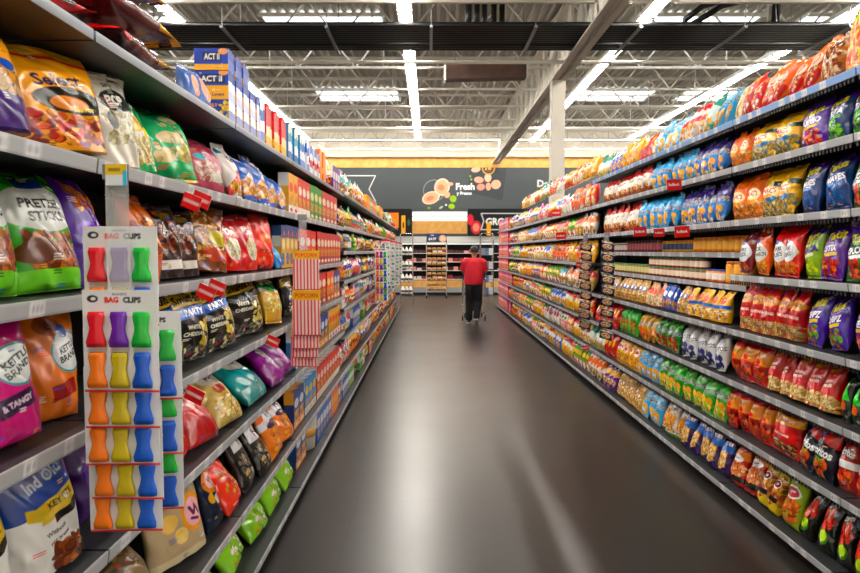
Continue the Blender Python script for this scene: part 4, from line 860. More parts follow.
# near strip: x from pixel columns, 107..133
X0 = -(430-119)/F*(sy-.195)
strip_tag = panel_mesh('strip_header', .05, .05, 24, 24, '#e8c81c', [('r',0,0,1,.5,'#e8ecf0'),('r',.8,0,1,.7,'#4ab8dc'),('r',.15,.65,.7,.8,'#8c7a10')])
hs = hang('hanging_strip', X0, sy-.195, 1.43, 1.87, .055, 'clear plastic strip hanging at the near bay joint with bag clip cards')
link('price_header', strip_tag, hs, None, (.003, -.008, .395))
def zpix(py, y):
    r = (py-251)/F; return CAMH - r*CS*CS*y/(1-r*CS*SN)
cy = sy-.03
labs = ['uppermost bag clip card, behind the clear strip', 'second bag clip card down, the one fully seen', 'third bag clip card down, mostly covered', 'fourth bag clip card down, mostly covered', 'fifth bag clip card down, mostly covered', 'lowest bag clip card of the near strip']
xc = -(430-121)/F*(cy-.14)
clip_card((xc, cy-.14, zpix(326, cy-.14)), labs[0])
bots = [392, 428, 465, 499, 531]
for i, pyb in enumerate(bots):
    yy = cy-.195+.021*i
    clip_card((-(430-(119+(0,0,-1,3,1)[i]))/F*yy, yy, zpix(pyb, yy)), labs[i+1], R((-2,0,1,-1,2)[i]))
for i, pyb in enumerate((400, 455, 510)):
    yy = cy+.03+.02*i
    clip_card((-(430-145)/F*yy, yy, zpix(pyb, yy)), ORD[i+1].capitalize()+' bag clip card in the stack behind the near strip', R(8))
# red striped popcorn cards
pop_me = panel_mesh('popcorn_card', .165, .25, 46, 70, '#f0e4e0', [('r',i/8+.02,0,i/8+.085,.8,'#d8505c') for i in range(8)]+[('r',0,.78,1,1,'#e8b83c'),('t','POPCORN',.5,.88,.1,'#d0401c',None,0,.8),('r',0,0,1,.03,'#b82c34')], bend=.008)
py_ = ypx(303, .82, 1.5)
hs = hang('hanging_strip', -(430-303)/F*py_, py_, 1.25, 1.9, .05, 'clear plastic strip holding striped popcorn bag packs')
for i, (pxc, pyb, lb) in enumerate(((306, 290, 'upper pack of red striped popcorn bags on its strip'), (306, 336, 'second pack of red striped popcorn bags, showing its yellow header'), (305, 349, 'third pack of red striped popcorn bags, mostly covered'), (304, 358, 'fourth pack of red striped popcorn bags, mostly covered'), (303, 367, 'lowest pack of red striped popcorn bags on its strip'))):
    yy = py_ + (-.08 if i == 0 else -.16+.018*i)
    o = link('popcorn_pack', pop_me, None, None, (-(430-pxc)/F*yy, yy, zpix(pyb, yy)), (0, 0, R((4,0,3,-3,2)[i])))
    if i == 1: o.scale = (1.05, 1, 1.15)
    tag(o, lb, 'hanging pack', 'striped popcorn packs on the second strip')
# far strips with cards
yy = ypx(378, .82)
hang('hanging_strip', -.765, yy+.02, .95, 1.75, .05, 'far plastic strip with rows of coloured clip cards')
for i in range(4):
    clip_card((-.765, yy-.05+.022*i, zpix(262+12*i, yy)-.05), ORD[i+1]+' coloured clip card down on the far strip of the left side', 0, 1, True)
tool_me = panel_mesh('gadget_card', .16, .2, 16, 20, '#e8e6ea', [('r',0,.8,1,1,'#c9303c'),('r',.12,.1,.4,.6,'#3c4c6c'),('r',.55,.15,.88,.35,'#3c9a5c'),('r',.5,.45,.8,.7,'#b8bcc4'),('r',.2,.64,.5,.72,'#d84048')])
for s, (yy, n) in enumerate(((11.6, 5), (13.2, 6), (15.0, 6), (16.6, 5))):
    hang('hanging_strip', -.8, yy+.02, 1.0, 1.9, .05, 'plastic strip of white gadget cards, %s past the coloured clips' % ORD[s+1])
    for i in range(n):
        o = link('gadget_card', tool_me, None, None, (-.8, yy-.03+.012*i, 1.68-.16*i), (0, 0, R(random.uniform(-8, 8))))
        tag(o, 'white and red gadget card, %s down on the %s far strip' % (ORD[i+1], ORD[s+1]), 'hanging card', 'gadget cards on the far strips')
# snack bags clipped on two strips of the right side
for s, (pxc, n) in enumerate(((611, 9), (589, 9))):
    yy = ypx(pxc, 1.93, 1.5)
    hang('hanging_strip', 1.89, yy+.04, .85, 1.86, .05, 'dark strip of clipped cookie bags on the right, %s one' % ('nearer', 'farther')[s])
    for i in range(n):
        place('darksnack', 'mid', 1.88+random.uniform(-.01,.01), yy-.04, 1.74-i*.118-.09, rot=Matrix.Rotation(R(random.uniform(-40,-20)),4,'Z') @ Matrix.Rotation(R(12),4,'Y') @ Matrix.Rotation(R(18),4,'X'), level='C', scale=(1,.55,.62), name='hanging_cookie_bag',
              label='navy cookie bag, %s down on the %s hanging strip' % (ORD[i+1], ('nearer', 'farther')[s]))['group'] = 'navy cookie bags clipped on hanging strips'

# red shelf signs
roll_me = panel_mesh('shelf_sign', .13, .085, 52, 34, '#d41420', [('t','Rollback',.5,.52,.24,'#ffffff',None,0,.85)])
red_me = panel_mesh('shelf_sign', .07, .05, 14, 10, '#d8202c', [('r',.1,.4,.9,.6,'#f0c8c8')])
def rollback(side, px, py, sc=1, small=False, label=''):
    X = (XL if side == 'left' else XR)-.09
    yy = ypx(px, X, CAMH)
    sg = -1 if side == 'left' else 1
    o = link('shelf_sign', red_me if small else roll_me, None, None, (sg*X, yy, zpix(py, yy)-.04*sc), (0, R(sg*-4 if not small else 22), R(sg*14)))
    o.scale = (sc,)*3
    tag(o, label, 'shelf sign', 'red signs on the shelf edges')
for i, (px, py, sc, lb) in enumerate(((673,185,1,'red sign under the sky blue bags, second highest shelf'), (682,232,1,'red sign under the purple bags, third highest shelf'), (659,233,.8,'smaller red sign just beyond the purple bags, third highest shelf'),
        (640,232,1,'red sign above the maroon dip jars'), (561,236,1.2,'red sign over the far cookie bags, third highest shelf'), (556,213,1.2,'red sign over the far cookie bags, second highest shelf'), (581,265,.9,'red sign beside the hanging cookie bags'), (587,348,.7,'red sign low down under the teal chip bags'))):
    rollback('right', px, py, sc, False, lb)
for i, (px, py, lb) in enumerate(((190,197,'red tag below the pink bag, nearer one'), (200,195,'red tag below the pink bag, farther one'), (203,288,'red tag on the shelf edge under the red bags, nearer one'), (214,283,'red tag on the shelf edge under the red bags, farther one'), (189,390,'pale red tag on the shelf edge under the black bags'), (270,338,'pale red tag under the yellow and white popcorn bag'))):
    rollback('left', px, py, 1, True, lb)

# ------------------------------------------------------------------ the hall
def struct(o): o['kind'] = 'structure'; return o
fm = bpy.data.materials.new('polished_concrete'); fm.use_nodes = True
nt = fm.node_tree; b = nt.nodes['Principled BSDF']; N = nt.nodes.new; K = nt.links.new
tc = N('ShaderNodeTexCoord'); n1 = N('ShaderNodeTexNoise'); n1.inputs['Scale'].default_value = .8; n1.inputs['Detail'].default_value = 4; n1.inputs['Roughness'].default_value = .5
rp = N('ShaderNodeValToRGB'); e = rp.color_ramp.elements; e[0].position = .25; e[0].color = (*lin('#1f1c1a'), 1); e[1].position = .72; e[1].color = (*lin('#2a2623'), 1)
K(tc.outputs['Object'], n1.inputs['Vector']); K(n1.outputs['Fac'], rp.inputs['Fac'])
n2 = N('ShaderNodeTexNoise'); n2.inputs['Scale'].default_value = 1.3; n2.inputs['Detail'].default_value = 4; n2.inputs['Distortion'].default_value = 0
mp = N('ShaderNodeMapRange'); mp.inputs[1].default_value = .3; mp.inputs[2].default_value = .7; mp.inputs[3].default_value = .28; mp.inputs[4].default_value = .31
K(tc.outputs['Object'], n2.inputs['Vector']); K(n2.outputs['Fac'], mp.inputs[0]); K(mp.outputs[0], b.inputs['Roughness'])
# saw-cut joints at fixed spots of the slab
sep = N('ShaderNodeSeparateXYZ'); K(tc.outputs['Object'], sep.inputs[0])
def joint(axis, off, per, hw):
    a = N('ShaderNodeMath'); a.operation = 'ADD'; a.inputs[1].default_value = -off; K(sep.outputs[axis], a.inputs[0])
    m = N('ShaderNodeMath'); m.operation = 'PINGPONG'; m.inputs[1].default_value = per/2; K(a.outputs[0], m.inputs[0])
    c = N('ShaderNodeMath'); c.operation = 'LESS_THAN'; c.inputs[1].default_value = hw; K(m.outputs[0], c.inputs[0]); return c
j1 = joint(0, -.49, 4.6, .006); j2 = joint(1, 4.2, 2.45, .009)
mx = N('ShaderNodeMath'); mx.operation = 'MAXIMUM'; K(j1.outputs[0], mx.inputs[0]); K(j2.outputs[0], mx.inputs[1])
mc = N('ShaderNodeMix'); mc.data_type = 'RGBA'; K(mx.outputs[0], mc.inputs[0]); K(rp.outputs['Color'], mc.inputs[6]); mc.inputs[7].default_value = (.008, .007, .006, 1)
K(mc.outputs[2], b.inputs['Base Color']); b.inputs['Specular IOR Level'].default_value = .8
HX, Y0, Y1, ZC = 16, -5, 26, 6.45
struct(MB().box(-HX, HX, Y0, Y1+.3, -.1, 0).build('floor', fm))
# corrugated roof deck, ribs running down the hall
m = MB(); xs = []
x = -HX
while x < HX:
    xs += [(x, ZC), (x+.05, ZC), (x+.08, ZC+.06), (x+.16, ZC+.06)]; x += .19
nn = len(xs)
for yv in (Y0, Y1+.3):
    for (a, z) in xs: m.v.append((a, yv, z))
    for (a, z) in xs: m.v.append((a, yv, z+.02))
for i in range(nn-1):
    m.f += [(i, i+1, 2*nn+i+1, 2*nn+i), (nn+i, 3*nn+i, 3*nn+i+1, nn+i+1)]
struct(m.build('ceiling', M['roofdeck']))
struct(MB().box(-HX-.2, -HX, Y0, Y1+.3, 0, ZC+.1).build('wall_left', M['cream']))
struct(MB().box(HX, HX+.2, Y0, Y1+.3, 0, ZC+.1).build('wall_right', M['cream']))
struct(MB().box(-HX, HX, Y0-.2, Y0, 0, ZC+.1).build('wall_rear', M['cream']))
struct(MB().box(-HX, HX, Y1, Y1+.2, 0, ZC+.1).build('wall_back', M['cream']))
struct(MB().box(-HX+.01, HX-.01, Y1-.05, Y1-.001, 0, 5.02).build('trim_1', M['dark']))
struct(MB().box(-HX+.01, HX-.01, Y1-.08, Y1-.001, 5.02, 5.43).build('trim_2', M['wood']))
# mural on the back wall between pixel columns 340 and 560
yb = Y1-.06
def wx(px, y): return (px-430)/F*(y*CS)
def wz(py, y): return CAMH-(py-251)*y*CS/F
mx0, mx1, mz0, mz1 = wx(338, yb), wx(566, yb), wz(210, yb), wz(168, yb)
MW, MH = mx1-mx0, mz1-mz0
def U(px): return (px-338)/228
def V(py): return (210-py)/42
pk, pk2 = '#e6a58c', '#f2cbb6'
def steak(cx, cy, rx, ry, a): return [('e',U(cx),V(cy),rx/228,ry/42,'#e8c8b4',a),('e',U(cx),V(cy),rx*.84/228,ry*.84/42,pk,a),('e',U(cx-.8),V(cy+.5),rx*.45/228,ry*.35/42,'#d9806c',a)]
mops = [('l',[(0,V(176.5)),(U(376),V(176.5)),(U(369.5),V(189.5)),(U(376),V(201.5))],.03,'#dfe2e2'),
        ('p',[(U(470),V(168)),(U(506),V(168)),(U(502),V(201)),(U(467),V(192))],'#3c4144'),
        ('o',U(434),V(191),.42,.025,'#8c9292')] + steak(442,187.5,7.5,8.5,-20) + steak(431,198,9,6,20) + \
       [('e',U(447),V(195),3/228,3/42,pk),('e',U(450.5),V(184.5),2.5/228,1.6/42,'#e8a898'),('e',U(453),V(199),3.3/228,3.4/42,'#8cae2c'),('e',U(451.5),V(206.5),3.2/228,2.6/42,'#9cb83c'),
        ('e',U(429),V(208),1.6/228,1.2/42,'#6c9448'),('e',U(441),V(207.5),2.2/228,1/42,'#a8c098',30),('e',U(446),V(205),1/228,.8/42,'#e8e8e0'),
        ('t','Fresh',U(465),V(187),.155,'#eef0f0',None,0,.09),('t','y Fresco',U(464),V(194),.1,'#eef0f0',None,0,.1),
        ('e',U(475.5),V(170.5),4.5/228,2.6/42,'#ecb4a4',8),('e',U(478.5),V(180.5),4.6/228,3/42,'#e8a090',-5),('e',U(487.5),V(178.5),3.4/228,4/42,'#ecb8a4'),('e',U(480.5),V(187.5),4/228,3.2/42,'#e09484',10),
        ('e',U(488),V(187),2.6/228,3.8/42,'#dca08c'),('e',U(495.5),V(185),4.8/228,4.4/42,'#e8a994',20),('o',U(488),V(169),.24,.05,'#c9a068'),('e',U(488),V(169),4/228,4/42,'#7a4a2c'),('f',U(485),V(170.5),U(491),1,('#d9c8a0','#8c5a34'),10,.06),
        ('e',U(470),V(177),1/228,1.2/42,'#7c9c54'),('e',U(471),V(180),1/228,1/42,'#8cac64'),('t','Deli',U(544),V(184),.17,'#c8cccc',None,0,.07)]
art = Art(460, 90, MW, MH, '#474b4d').ops(mops).down()
xs = np.linspace(0, MW, 460); zs = np.linspace(0, MH, 90)
X = np.tile(np.concatenate([xs, xs[::-1]]), (90, 1)); Yv = np.tile(np.concatenate([np.full(460, -.01), np.zeros(460)]), (90, 1))
me = ring_mesh('wall_mural', X, Yv, np.tile(zs[:, None], (1, 920)), np.concatenate([art, art[:, ::-1]], 1), smooth=False); me.materials.append(M['mural'])
tag(link('wall_mural', me, None, None, (mx0, Y1-.051, mz0)), 'charcoal wall mural with pink meat cuts, limes and white Fresh lettering', 'wall graphic')

# roof joists across the hall, every two metres
def joist(y, zb=5.62):
    m = MB(); zt = ZC-.03
    m.box(-HX+.02, HX-.02, y-.035, y+.035, zb, zb+.05); m.box(-HX+.02, HX-.02, y-.05, y+.05, zt-.06, zt)
    x = -HX+.3+(y*.37 % .6); k = 0
    while x < HX-1:
        m.bar((x, y, zb+.03), (x+.62, y, zt-.03), .03); m.bar((x+.62, y, zt-.03), (x+1.24, y, zb+.03), .03)
        if k % 2: m.bar((x+.62, y, zb+.03), (x+.62, y, zt-.03), .022)
        x += 1.24; k += 1
    return struct(m.build('ceiling_joist', M['joist']))
for k in range(14): joist(1.2+1.85*k)
for yv, zb in ((12.2, 5.2), (19.2, 5.3)):
    o = MB().tube([(-15.8, yv, zb), (15.8, yv, zb)], .035 if yv < 15 else .05, 10).build('ceiling_pipe', M['pipe_white'], None, True); o['kind'] = 'thing'
    tag(o, 'pale sprinkler pipe crossing the hall %s' % ('just beyond the black pipes' if yv < 15 else 'near the back wall'), 'pipe')
# long girder over the right shelves and its column
gx = 2.64; GZ = 5.16
g = MB()
for s in (-1, 1):
    g.box(gx+s*.09-.06, gx+s*.09+.06, .5, Y1-.1, GZ, GZ+.03); g.box(gx+s*.035-.008, gx+s*.035+.008, .5, Y1-.1, GZ, GZ+.09)
g.box(gx-.12, gx+.12, .5, Y1-.1, ZC-.16, ZC-.1)
struct(g.build('ceiling_girder', M['girder']))
y = 1.0; k = 0; gw = MB()
while y < Y1-1:
    gw.bar((gx, y, GZ+.03), (gx, y+.45, ZC-.12), .05, .09); gw.bar((gx, y+.45, ZC-.12), (gx, y+.9, GZ+.03), .05, .09); gw.bar((gx, y+.45, GZ+.03), (gx, y+.45, ZC-.12), .04, .07)
    y += .9
struct(gw.build('ceiling_girder_web', M['joist']))
struct(MB().box(gx-.135, gx+.135, 13.3, 13.57, 0, GZ).build('column_1', mat('column_paint', '#cbc5ba', .6)))

# lamp lines running down the hall
def lamp_line(x, z, ys, where):
    n = 0
    for y0 in ys:
        n += 1
        o = empty('strip_lamp', (x, y0, z))
        MB().box(-.12, .12, 0, 2.36, .04, .12).build('housing', M['white'], o)
        for yy in (0, 2.34): MB().box(-.125, .125, yy, yy+.02, .0, .07).build('end_cap', M['white'], o)
        MB().box(-.055, .055, .03, 2.33, .002, .039).build('diffuser', M['lamp'], o)
        for yy in (.4, 1.96): MB().bar((0, yy, .12), (0, yy, ZC-z), .012).build('suspension_rod', M['strut'], o)
        tag(o, 'white strip lamp, %s along the row %s' % (ORD[n], where), 'ceiling lamp', 'strip lamps in rows under the roof')
YS = [-3.6+2.4*i for i in range(11)]
for x, wh in ((-8.3,'two rows left of the aisle'), (-4.35,'over the next aisle to the left'), (-.42,'above the aisle'), (3.6,'just right of the long girder'), (7.05,'two rows right of the aisle'), (11.0,'three rows right of the aisle')):
    lamp_line(x, 5.6 if x != 3.6 else 5.5, YS, wh)
# cross row by the back wall
for i in range(8):
    x = -9.7+2.42*i
    o = empty('strip_lamp', (x, 24.6, 5.85))
    MB().box(0, 2.36, -.08, .08, .03, .085).build('housing', M['white'], o); MB().box(.02, 2.34, -.07, .07, .0, .029).build('diffuser', M['lamp'], o)
    for xx in (.4, 1.96): MB().bar((xx, 0, .085), (xx, 0, ZC-5.85), .012).build('suspension_rod', M['strut'], o)
    tag(o, 'white strip lamp, %s from the left in the row along the back wall' % ORD[i+1], 'ceiling lamp', 'strip lamps along the back wall')
# skylights
sk = 0
for y0 in (7.2, 13.2, 19.2):
    for x0 in (-7.6, -3.4, 4.3, 7.7):
        sk += 1
        o = MB().box(0, 2.4, 0, 1.25, 0, .03).build('skylight', M['sky'], None, False, (x0, y0, ZC-.034))
        MB().box(-.08, 2.48, -.08, -.005, -.03, .03).build('curb', M['white'], o); MB().box(-.08, 2.48, 1.255, 1.33, -.03, .03).build('curb', M['white'], o)
        tag(o, 'bright skylight in the roof deck, %s row %s column' % (ORD[int((y0-7.2)/6)+1], ORD[(-7.6, -3.4, 4.3, 7.7).index(x0)+1]), 'skylight', 'skylights in the roof deck')
# black insulated pipes across the hall on struts
zp = 5.37
for i, yv in enumerate((10.72, 10.825, 10.93, 11.035, 11.14, 11.245, 11.35, 11.455, 11.68, 11.785, 11.89)):
    o = MB().tube([(-15.5, yv, zp), (15.5, yv, zp)], .05, 12).build('ceiling_pipe', M['pipe_black'], None, True); o['kind'] = 'thing'
    tag(o, 'black insulated pipe crossing under the roof, %s from the camera' % ORD[i+1], 'pipe', 'black insulated pipes under the roof')
for i in range(-6, 9):
    x = .02+1.7*i
    o = empty('pipe_hanger', (x, 10.57, zp-.09))
    MB().box(-.025, .025, 0, 1.52, 0, .035).build('strut', M['strut'], o)
    for yy in (.05, 1.46): MB().bar((0, yy, .03), (0, yy, ZC-zp+.05), .014).build('rod', M['strut'], o)
    tag(o, 'galvanised hanger strut under the black pipes, %s from the left wall' % ORD[i+7], 'pipe hanger', 'hanger struts under the black pipes')
for i, (x, y) in enumerate(((.64, 9.2), (.78, 9.2), (.92, 9.4), (1.1, 9.6), (1.24, 9.6))):
    o = MB().tube([(x, y+1.66, 5.435), (x, y+1.66, 5.6), (x, y+1.66, 6.4)], .05, 10).build('riser_pipe', M['pipe_black'], None, True)
    tag(o, 'black riser pipe above the crossing pipes, %s of five from the lamp row' % ORD[i+1], 'pipe', 'black riser pipes')
for i, x in enumerate((5.75, 5.95)):
    o = MB().tube([(x, 10.93+.25*i, 5.44), (x, 10.93+.25*i, 6.1), (x-1.2*(1-i*.2), 10.93+.25*i, 5.75+.1*i), (x-1.5, 10.93+.25*i, 5.52)], .05, 10).build('riser_pipe', M['pipe_black'], None, True)
    tag(o, 'bent black riser pipe above the right shelves, %s one' % ('nearer', 'farther')[i], 'pipe', 'black riser pipes')
o = MB().box(-.8, .8, -.14, .14, -.15, .15).build('hanging_air_duct', M['brownbox'], None, False, (1.1, 12.85, 5.2), (0, R(-1.5), 0))
for s in (-1, 1): MB().box(s*.8-.015, s*.8+.015, -.16, .16, -.17, .17).build('duct_flange', M['joist'], o)
for s in (-.6, .6): MB().bar((s, 0, .15), (s, 0, 1.2), .015).build('rod', M['strut'], o)
tag(o, 'brown metal duct box hung beside the long girder', 'duct')

# ------------------------------------------------------------------ back of the store: meat case, racks
yc = 24.3
case = empty('meat_case', (wx(446, yc), yc, 0))
cx0, cx1 = -2.6, 3.4
MB().box(cx0, cx1, .0, .08, 0, .1).build('toe_kick', M['under'], case)
MB().box(cx0, cx1, -.04, .08, .1, .3).build('bumper', M['grey'], case)
MB().box(cx0, cx1, -.02, .08, .3, .56).build('front_panel', M['wood'], case)
MB().box(cx0, cx1, .6, .66, .1, 2.0).build('back_panel', M['under'], case)
for z in (.6, .93, 1.26, 1.59): MB().box(cx0, cx1, .0 if z < .7 else .1, .6, z-.02, z).build('shelf', M['meatcase'], case)
MB().box(cx0, cx1, -.02, .66, 1.95, 2.22).build('canopy', M['meatcase'], case)
MB().box(cx0+.1, cx1-.1, .05, .1, 1.92, 1.949).build('case_lamp', M['caselight'], case)
tag(case, 'long white meat display case with honey wood front at the aisle end', 'display case')
pm = {}
for nm, c in (('red', '#8c2a2a'), ('pink', '#d88c84'), ('dark', '#4a1c20'), ('cream', '#d8ccc0')):
    m = MB(); m.box(-.085, .085, -.06, .06, 0, .1); me = m.mesh('meat_tray'); me.materials.append(mat('meat_'+nm, c, .3, coat=.4)); pm[nm] = me
SHN = {.6: 'lowest', .93: 'second', 1.26: 'third', 1.59: 'highest'}
for z in (.6, .93, 1.26, 1.59):
    for i in range(15):
        x = case.location.x-1.42+.2*i
        k = random.choice(list(pm))
        o = link('meat_tray', pm[k], None, None, (x, yc+.2, z+.002), (R(0), 0, R(random.uniform(-4, 4)))); o.scale = (1, 1, random.uniform(.9, 1.6))
        tag(o, '%s meat tray, %s along the %s shelf of the meat case' % ({'red': 'red', 'pink': 'pale pink', 'dark': 'dark red', 'cream': 'cream wrapped'}[k], ORD[i+1], SHN[z]), 'meat tray', 'meat trays in the display case')
# soffit over the case
ys_ = 24.2
o = empty('soffit_panel', (0, ys_, 0))
x0, x1 = wx(412.5, ys_), wx(467, ys_)
MB().box(x0, x1, 0, .1, wz(233.5, ys_), wz(221, ys_)).build('wood_board', M['wood'], o)
MB().box(x0, x1, .02, .1, wz(221, ys_)+.003, wz(212, ys_)).build('light_panel', M['caselight'], o)
MB().box(x0, x1, .0, .02, wz(217, ys_), wz(216.4, ys_)).build('divider_rail', M['lid_green'], o)
tag(o, 'honey wood panel with lit white strip above the meat case', 'panel')
def sidepanel(px0, px1, py0, py1, ops, label, nx=60, ny=50, y=24.1):
    w, h = wx(px1, y)-wx(px0, y), wz(py0, y)-wz(py1, y)
    me = panel_mesh('hanging_sign', w, h, nx, ny, '#141516', ops, .04, 'mural')
    o = link('hanging_sign', me, None, None, ((wx(px0, y)+wx(px1, y))/2, y, wz(py1, y))); tag(o, label, 'sign panel'); return o
sidepanel(384, 412, 209, 236, [('r',.05,.3,.52,.85,'#ef8a1c'),('r',.62,.1,.76,.75,'#e8a81c'),('r',.66,.3,.72,.5,'#3a2c10'),('e',.88,.5,.05,.12,'#4a5a48')], 'black sign panel with an orange square, left of the lit strip')
sidepanel(467.5, 530, 209, 236, [('e',.05,.6,.05,.2,'#c9404c'),('e',.14,.32,.08,.24,'#b83c3c'),('e',.14,.32,.05,.15,'#d8887c'),('l',[(1,.82),(.22,.82),(.26,.55),(.22,.24),(1,.24)],.03,'#d8dcdc'),('t','GROUND',.6,.53,.26,'#f0f0f0',None,0,.62),('r',.31,.03,.37,.5,'#e8a81c')], 'black sign panel with red meat picture, right of the lit strip', 80, 46)
for px, lb in ((401, 'left'), (488, 'right')):
    pass

# bread rack
yr = 22.4
rx = wx(436.5, yr)
rack = empty('bread_rack', (rx, yr, 0)); hw = .35
for sx in (-1, 1):
    for sy2 in (0, .45): MB().bar((sx*hw, sy2, .12), (sx*hw, sy2, 2.1), .028).build('post', M['chrome'], rack)
for sx in (-1, 1):
    for sy2 in (0, .45):
        w = MB().lathe([(.055,-.02),(.06,-.015),(.06,.015),(.055,.02)], 12, Matrix.Translation((sx*hw, sy2, .062)) @ Matrix.Rotation(R(90), 4, 'Y')).build('caster', M['rubber'], rack)
for i in range(10): MB().box(-hw+.015, hw-.015, .01, .44, .3+.175*i-.015, .3+.175*i).build('tray', M['tray'], rack)
sg = panel_mesh('price_card', .7, .3, 60, 28, '#1c2f66', [('r',.0,.0,.58,.45,'#2c2c34'),('t','2 for',.3,.78,.16,'#f0f0f0',None,0,.4),('t','$4.97',.3,.36,.34,'#f4f4f4',None,0,.5),('e',.8,.42,.18,.4,'#e0b48c'),('e',.8,.42,.12,.26,'#f0d0b0')])
link('price_card', sg, rack, None, (0, -.02, 1.98))
tag(rack, 'chrome wheeled bread rack with blue price card, in front of meat case', 'rack')
bm_ = MB()
ring = [(.0,-.06),(.055,-.06),(.07,-.03),(.07,.03),(.055,.06)]
loaf = MB(); loaf.tube([(-.065,0,.045),(-.06,0,.045),(-.03,0,.05),(.03,0,.05),(.06,0,.045),(.065,0,.045)], [.02,.042,.048,.048,.042,.02], 10)
lme = loaf.mesh('bread_bun', True); lme.materials.append(mat('bread_crust', '#d9a866', .5, noise=(12, '#c08440', .3, .7)))
for i in range(10):
    for j in range(4):
        if i == 9: continue
        o = link('bread_bun', lme, None, None, (rx-.255+.17*j, yr+.1, .3+.175*i+.001), (0, 0, R(random.uniform(-8, 8)))); 
        o.scale = (1.15, 1.2, 1)
        tag(o, 'tan packed bread roll, %s along the %s tray up of the bread rack' % (ORD[j+1], ORD[i+1]), 'bread', 'bread rolls on the wheeled rack')
# tall chrome racks at the aisle end
def wire_rack(x, y, label, tiers):
    r_ = empty('wire_rack', (x, y, 0))
    for sx in (-1, 1):
        MB().tube([(sx*.19, 0, 0), (sx*.19, 0, 2.16), (sx*.15, 0, 2.2)], .013).build('post', M['chrome'], r_); MB().tube([(sx*.19, .4, 0), (sx*.19, .4, 2.2)], .013).build('post', M['chrome'], r_)
    MB().tube([(-.15, 0, 2.2), (.15, 0, 2.2)], .013).build('top_rail', M['chrome'], r_)
    for z in tiers:
        s = MB()
        for k in range(8): s.bar((-.18+.05*k, .01, z), (-.18+.05*k, .39, z), .008)
        s.bar((-.19, .0, z), (.19, .0, z), .014); s.bar((-.19, .4, z), (.19, .4, z), .014); s.bar((-.19, 0, z+.09), (.19, 0, z+.09), .009)
        s.build('wire_shelf', M['chrome'], r_)
    tag(r_, label, 'rack'); return r_
T1 = (.35, .72, 1.13, 1.55, 1.95)
wire_rack(-.72, 19.6, 'chrome wire rack of white jugs at the left aisle end', T1)
jm = MB(); jm.lathe([(.045,0),(.055,.01),(.055,.15),(.03,.21),(.02,.215),(.02,.24)], 12); jme = jm.mesh('white_jug', True); jme.materials.append(M['white'])
cap = MB().lathe([(.024,.241),(.024,.262),(.02,.265)], 10).mesh('cap', True); cap.materials.append(M['lid_black'])
lab = MB().lathe([(.0565,.05),(.0565,.11)], 12).mesh('label_band', True); lab.materials.append(M['lid_black'])
jp = None
for ti, z in enumerate(T1[:4]):
    for j in range(3):
        if jp is None: o = jp = link('white_jug', jme); link('cap', cap, o); link('label_band', lab, o)
        else: o = copy_tree(jp)
        o.location = (-.72-.12+.12*j, 19.72, z+.006)
        tag(o, 'white jug with black band, %s along on %s tier of the chrome rack' % (ORD[j+1], ORD[ti+1]), 'jug', 'white jugs on the chrome rack')
wire_rack(1.72, 19.3, 'chrome wire rack beyond the man at the right aisle end', T1)
gm_ = {}
for k, c in (('grey', '#8c8f96'), ('blue', '#4a7ab0'), ('white', '#d8d8d8')):
    me = MB().box(-.06, .06, -.06, .06, 0, .2).mesh('small_carton'); me.materials.append(mat('carton_'+k, c, .4)); gm_[k] = me
for ti, z in enumerate(T1[:4]):
    for j, k in enumerate(('grey', 'blue', 'white')):
        o = link('small_carton', gm_[k], None, None, (1.72-.125+.125*j, 19.45, z+.006)); tag(o, '%s carton on %s tier of the right chrome rack' % (k, ORD[ti+1]), 'carton', 'cartons on the right chrome rack')

# ------------------------------------------------------------------ shopper
def skin(name, verts, edges, radii, m, parent, lvl=2, root=0):
    me = bpy.data.meshes.new(name); me.from_pydata(verts, edges, []); o = bpy.data.objects.new(name, me); C.objects.link(o)
    md = o.modifiers.new('s', 'SKIN'); md.use_smooth_shade = True
    lay = me.skin_vertices[0].data if me.skin_vertices else None
    if lay is None:
        bpy.context.view_layer.objects.active = o; bpy.ops.mesh.customdata_skin_add(); lay = me.skin_vertices[0].data
    for i, r in enumerate(radii): lay[i].radius = r if isinstance(r, tuple) else (r, r); lay[i].use_root = i == root
    sb = o.modifiers.new('d', 'SUBSURF'); sb.levels = lvl; sb.render_levels = lvl
    dg = bpy.context.evaluated_depsgraph_get(); nm = bpy.data.meshes.new_from_object(o.evaluated_get(dg))
    bpy.data.objects.remove(o); nm.shade_smooth(); nm.materials.clear(); nm.materials.append(m); nm.name = name
    return link(name, nm, parent)
yp = 14.8; PX, PY = wx(474, yp), yp
man = empty('person', (PX, PY, 0), R(-6))
# local +y = facing down the aisle
def fuse(name, m, mt, vox=.014):
    me = m.mesh(name); o = bpy.data.objects.new(name, me); C.objects.link(o)
    r = o.modifiers.new('r', 'REMESH'); r.mode = 'VOXEL'; r.voxel_size = vox; r.use_smooth_shade = True
    sm = o.modifiers.new('s', 'SMOOTH'); sm.iterations = 6; sm.factor = .6
    nm = bpy.data.meshes.new_from_object(o.evaluated_get(bpy.context.evaluated_depsgraph_get())); bpy.data.objects.remove(o)
    nm.materials.clear(); nm.materials.append(mt); nm.name = name
    return link(name, nm, man)
def sq(pts, r, n=16, sx=1.0, m=None):
    m = m or MB(); k = len(m.v); m.tube(pts, r, n)
    c = sum(p[0] for p in pts)/len(pts)
    for i in range(k, len(m.v)): m.v[i] = (c+(m.v[i][0]-c)*sx, m.v[i][1], m.v[i][2])
    return m
ARM = {-1: [(-.2,0,1.44),(-.25,.05,1.2),(-.21,.24,1.08),(-.2,.32,1.06)], 1: [(.2,0,1.44),(.26,.05,1.2),(.23,.24,1.09),(.22,.33,1.06)]}
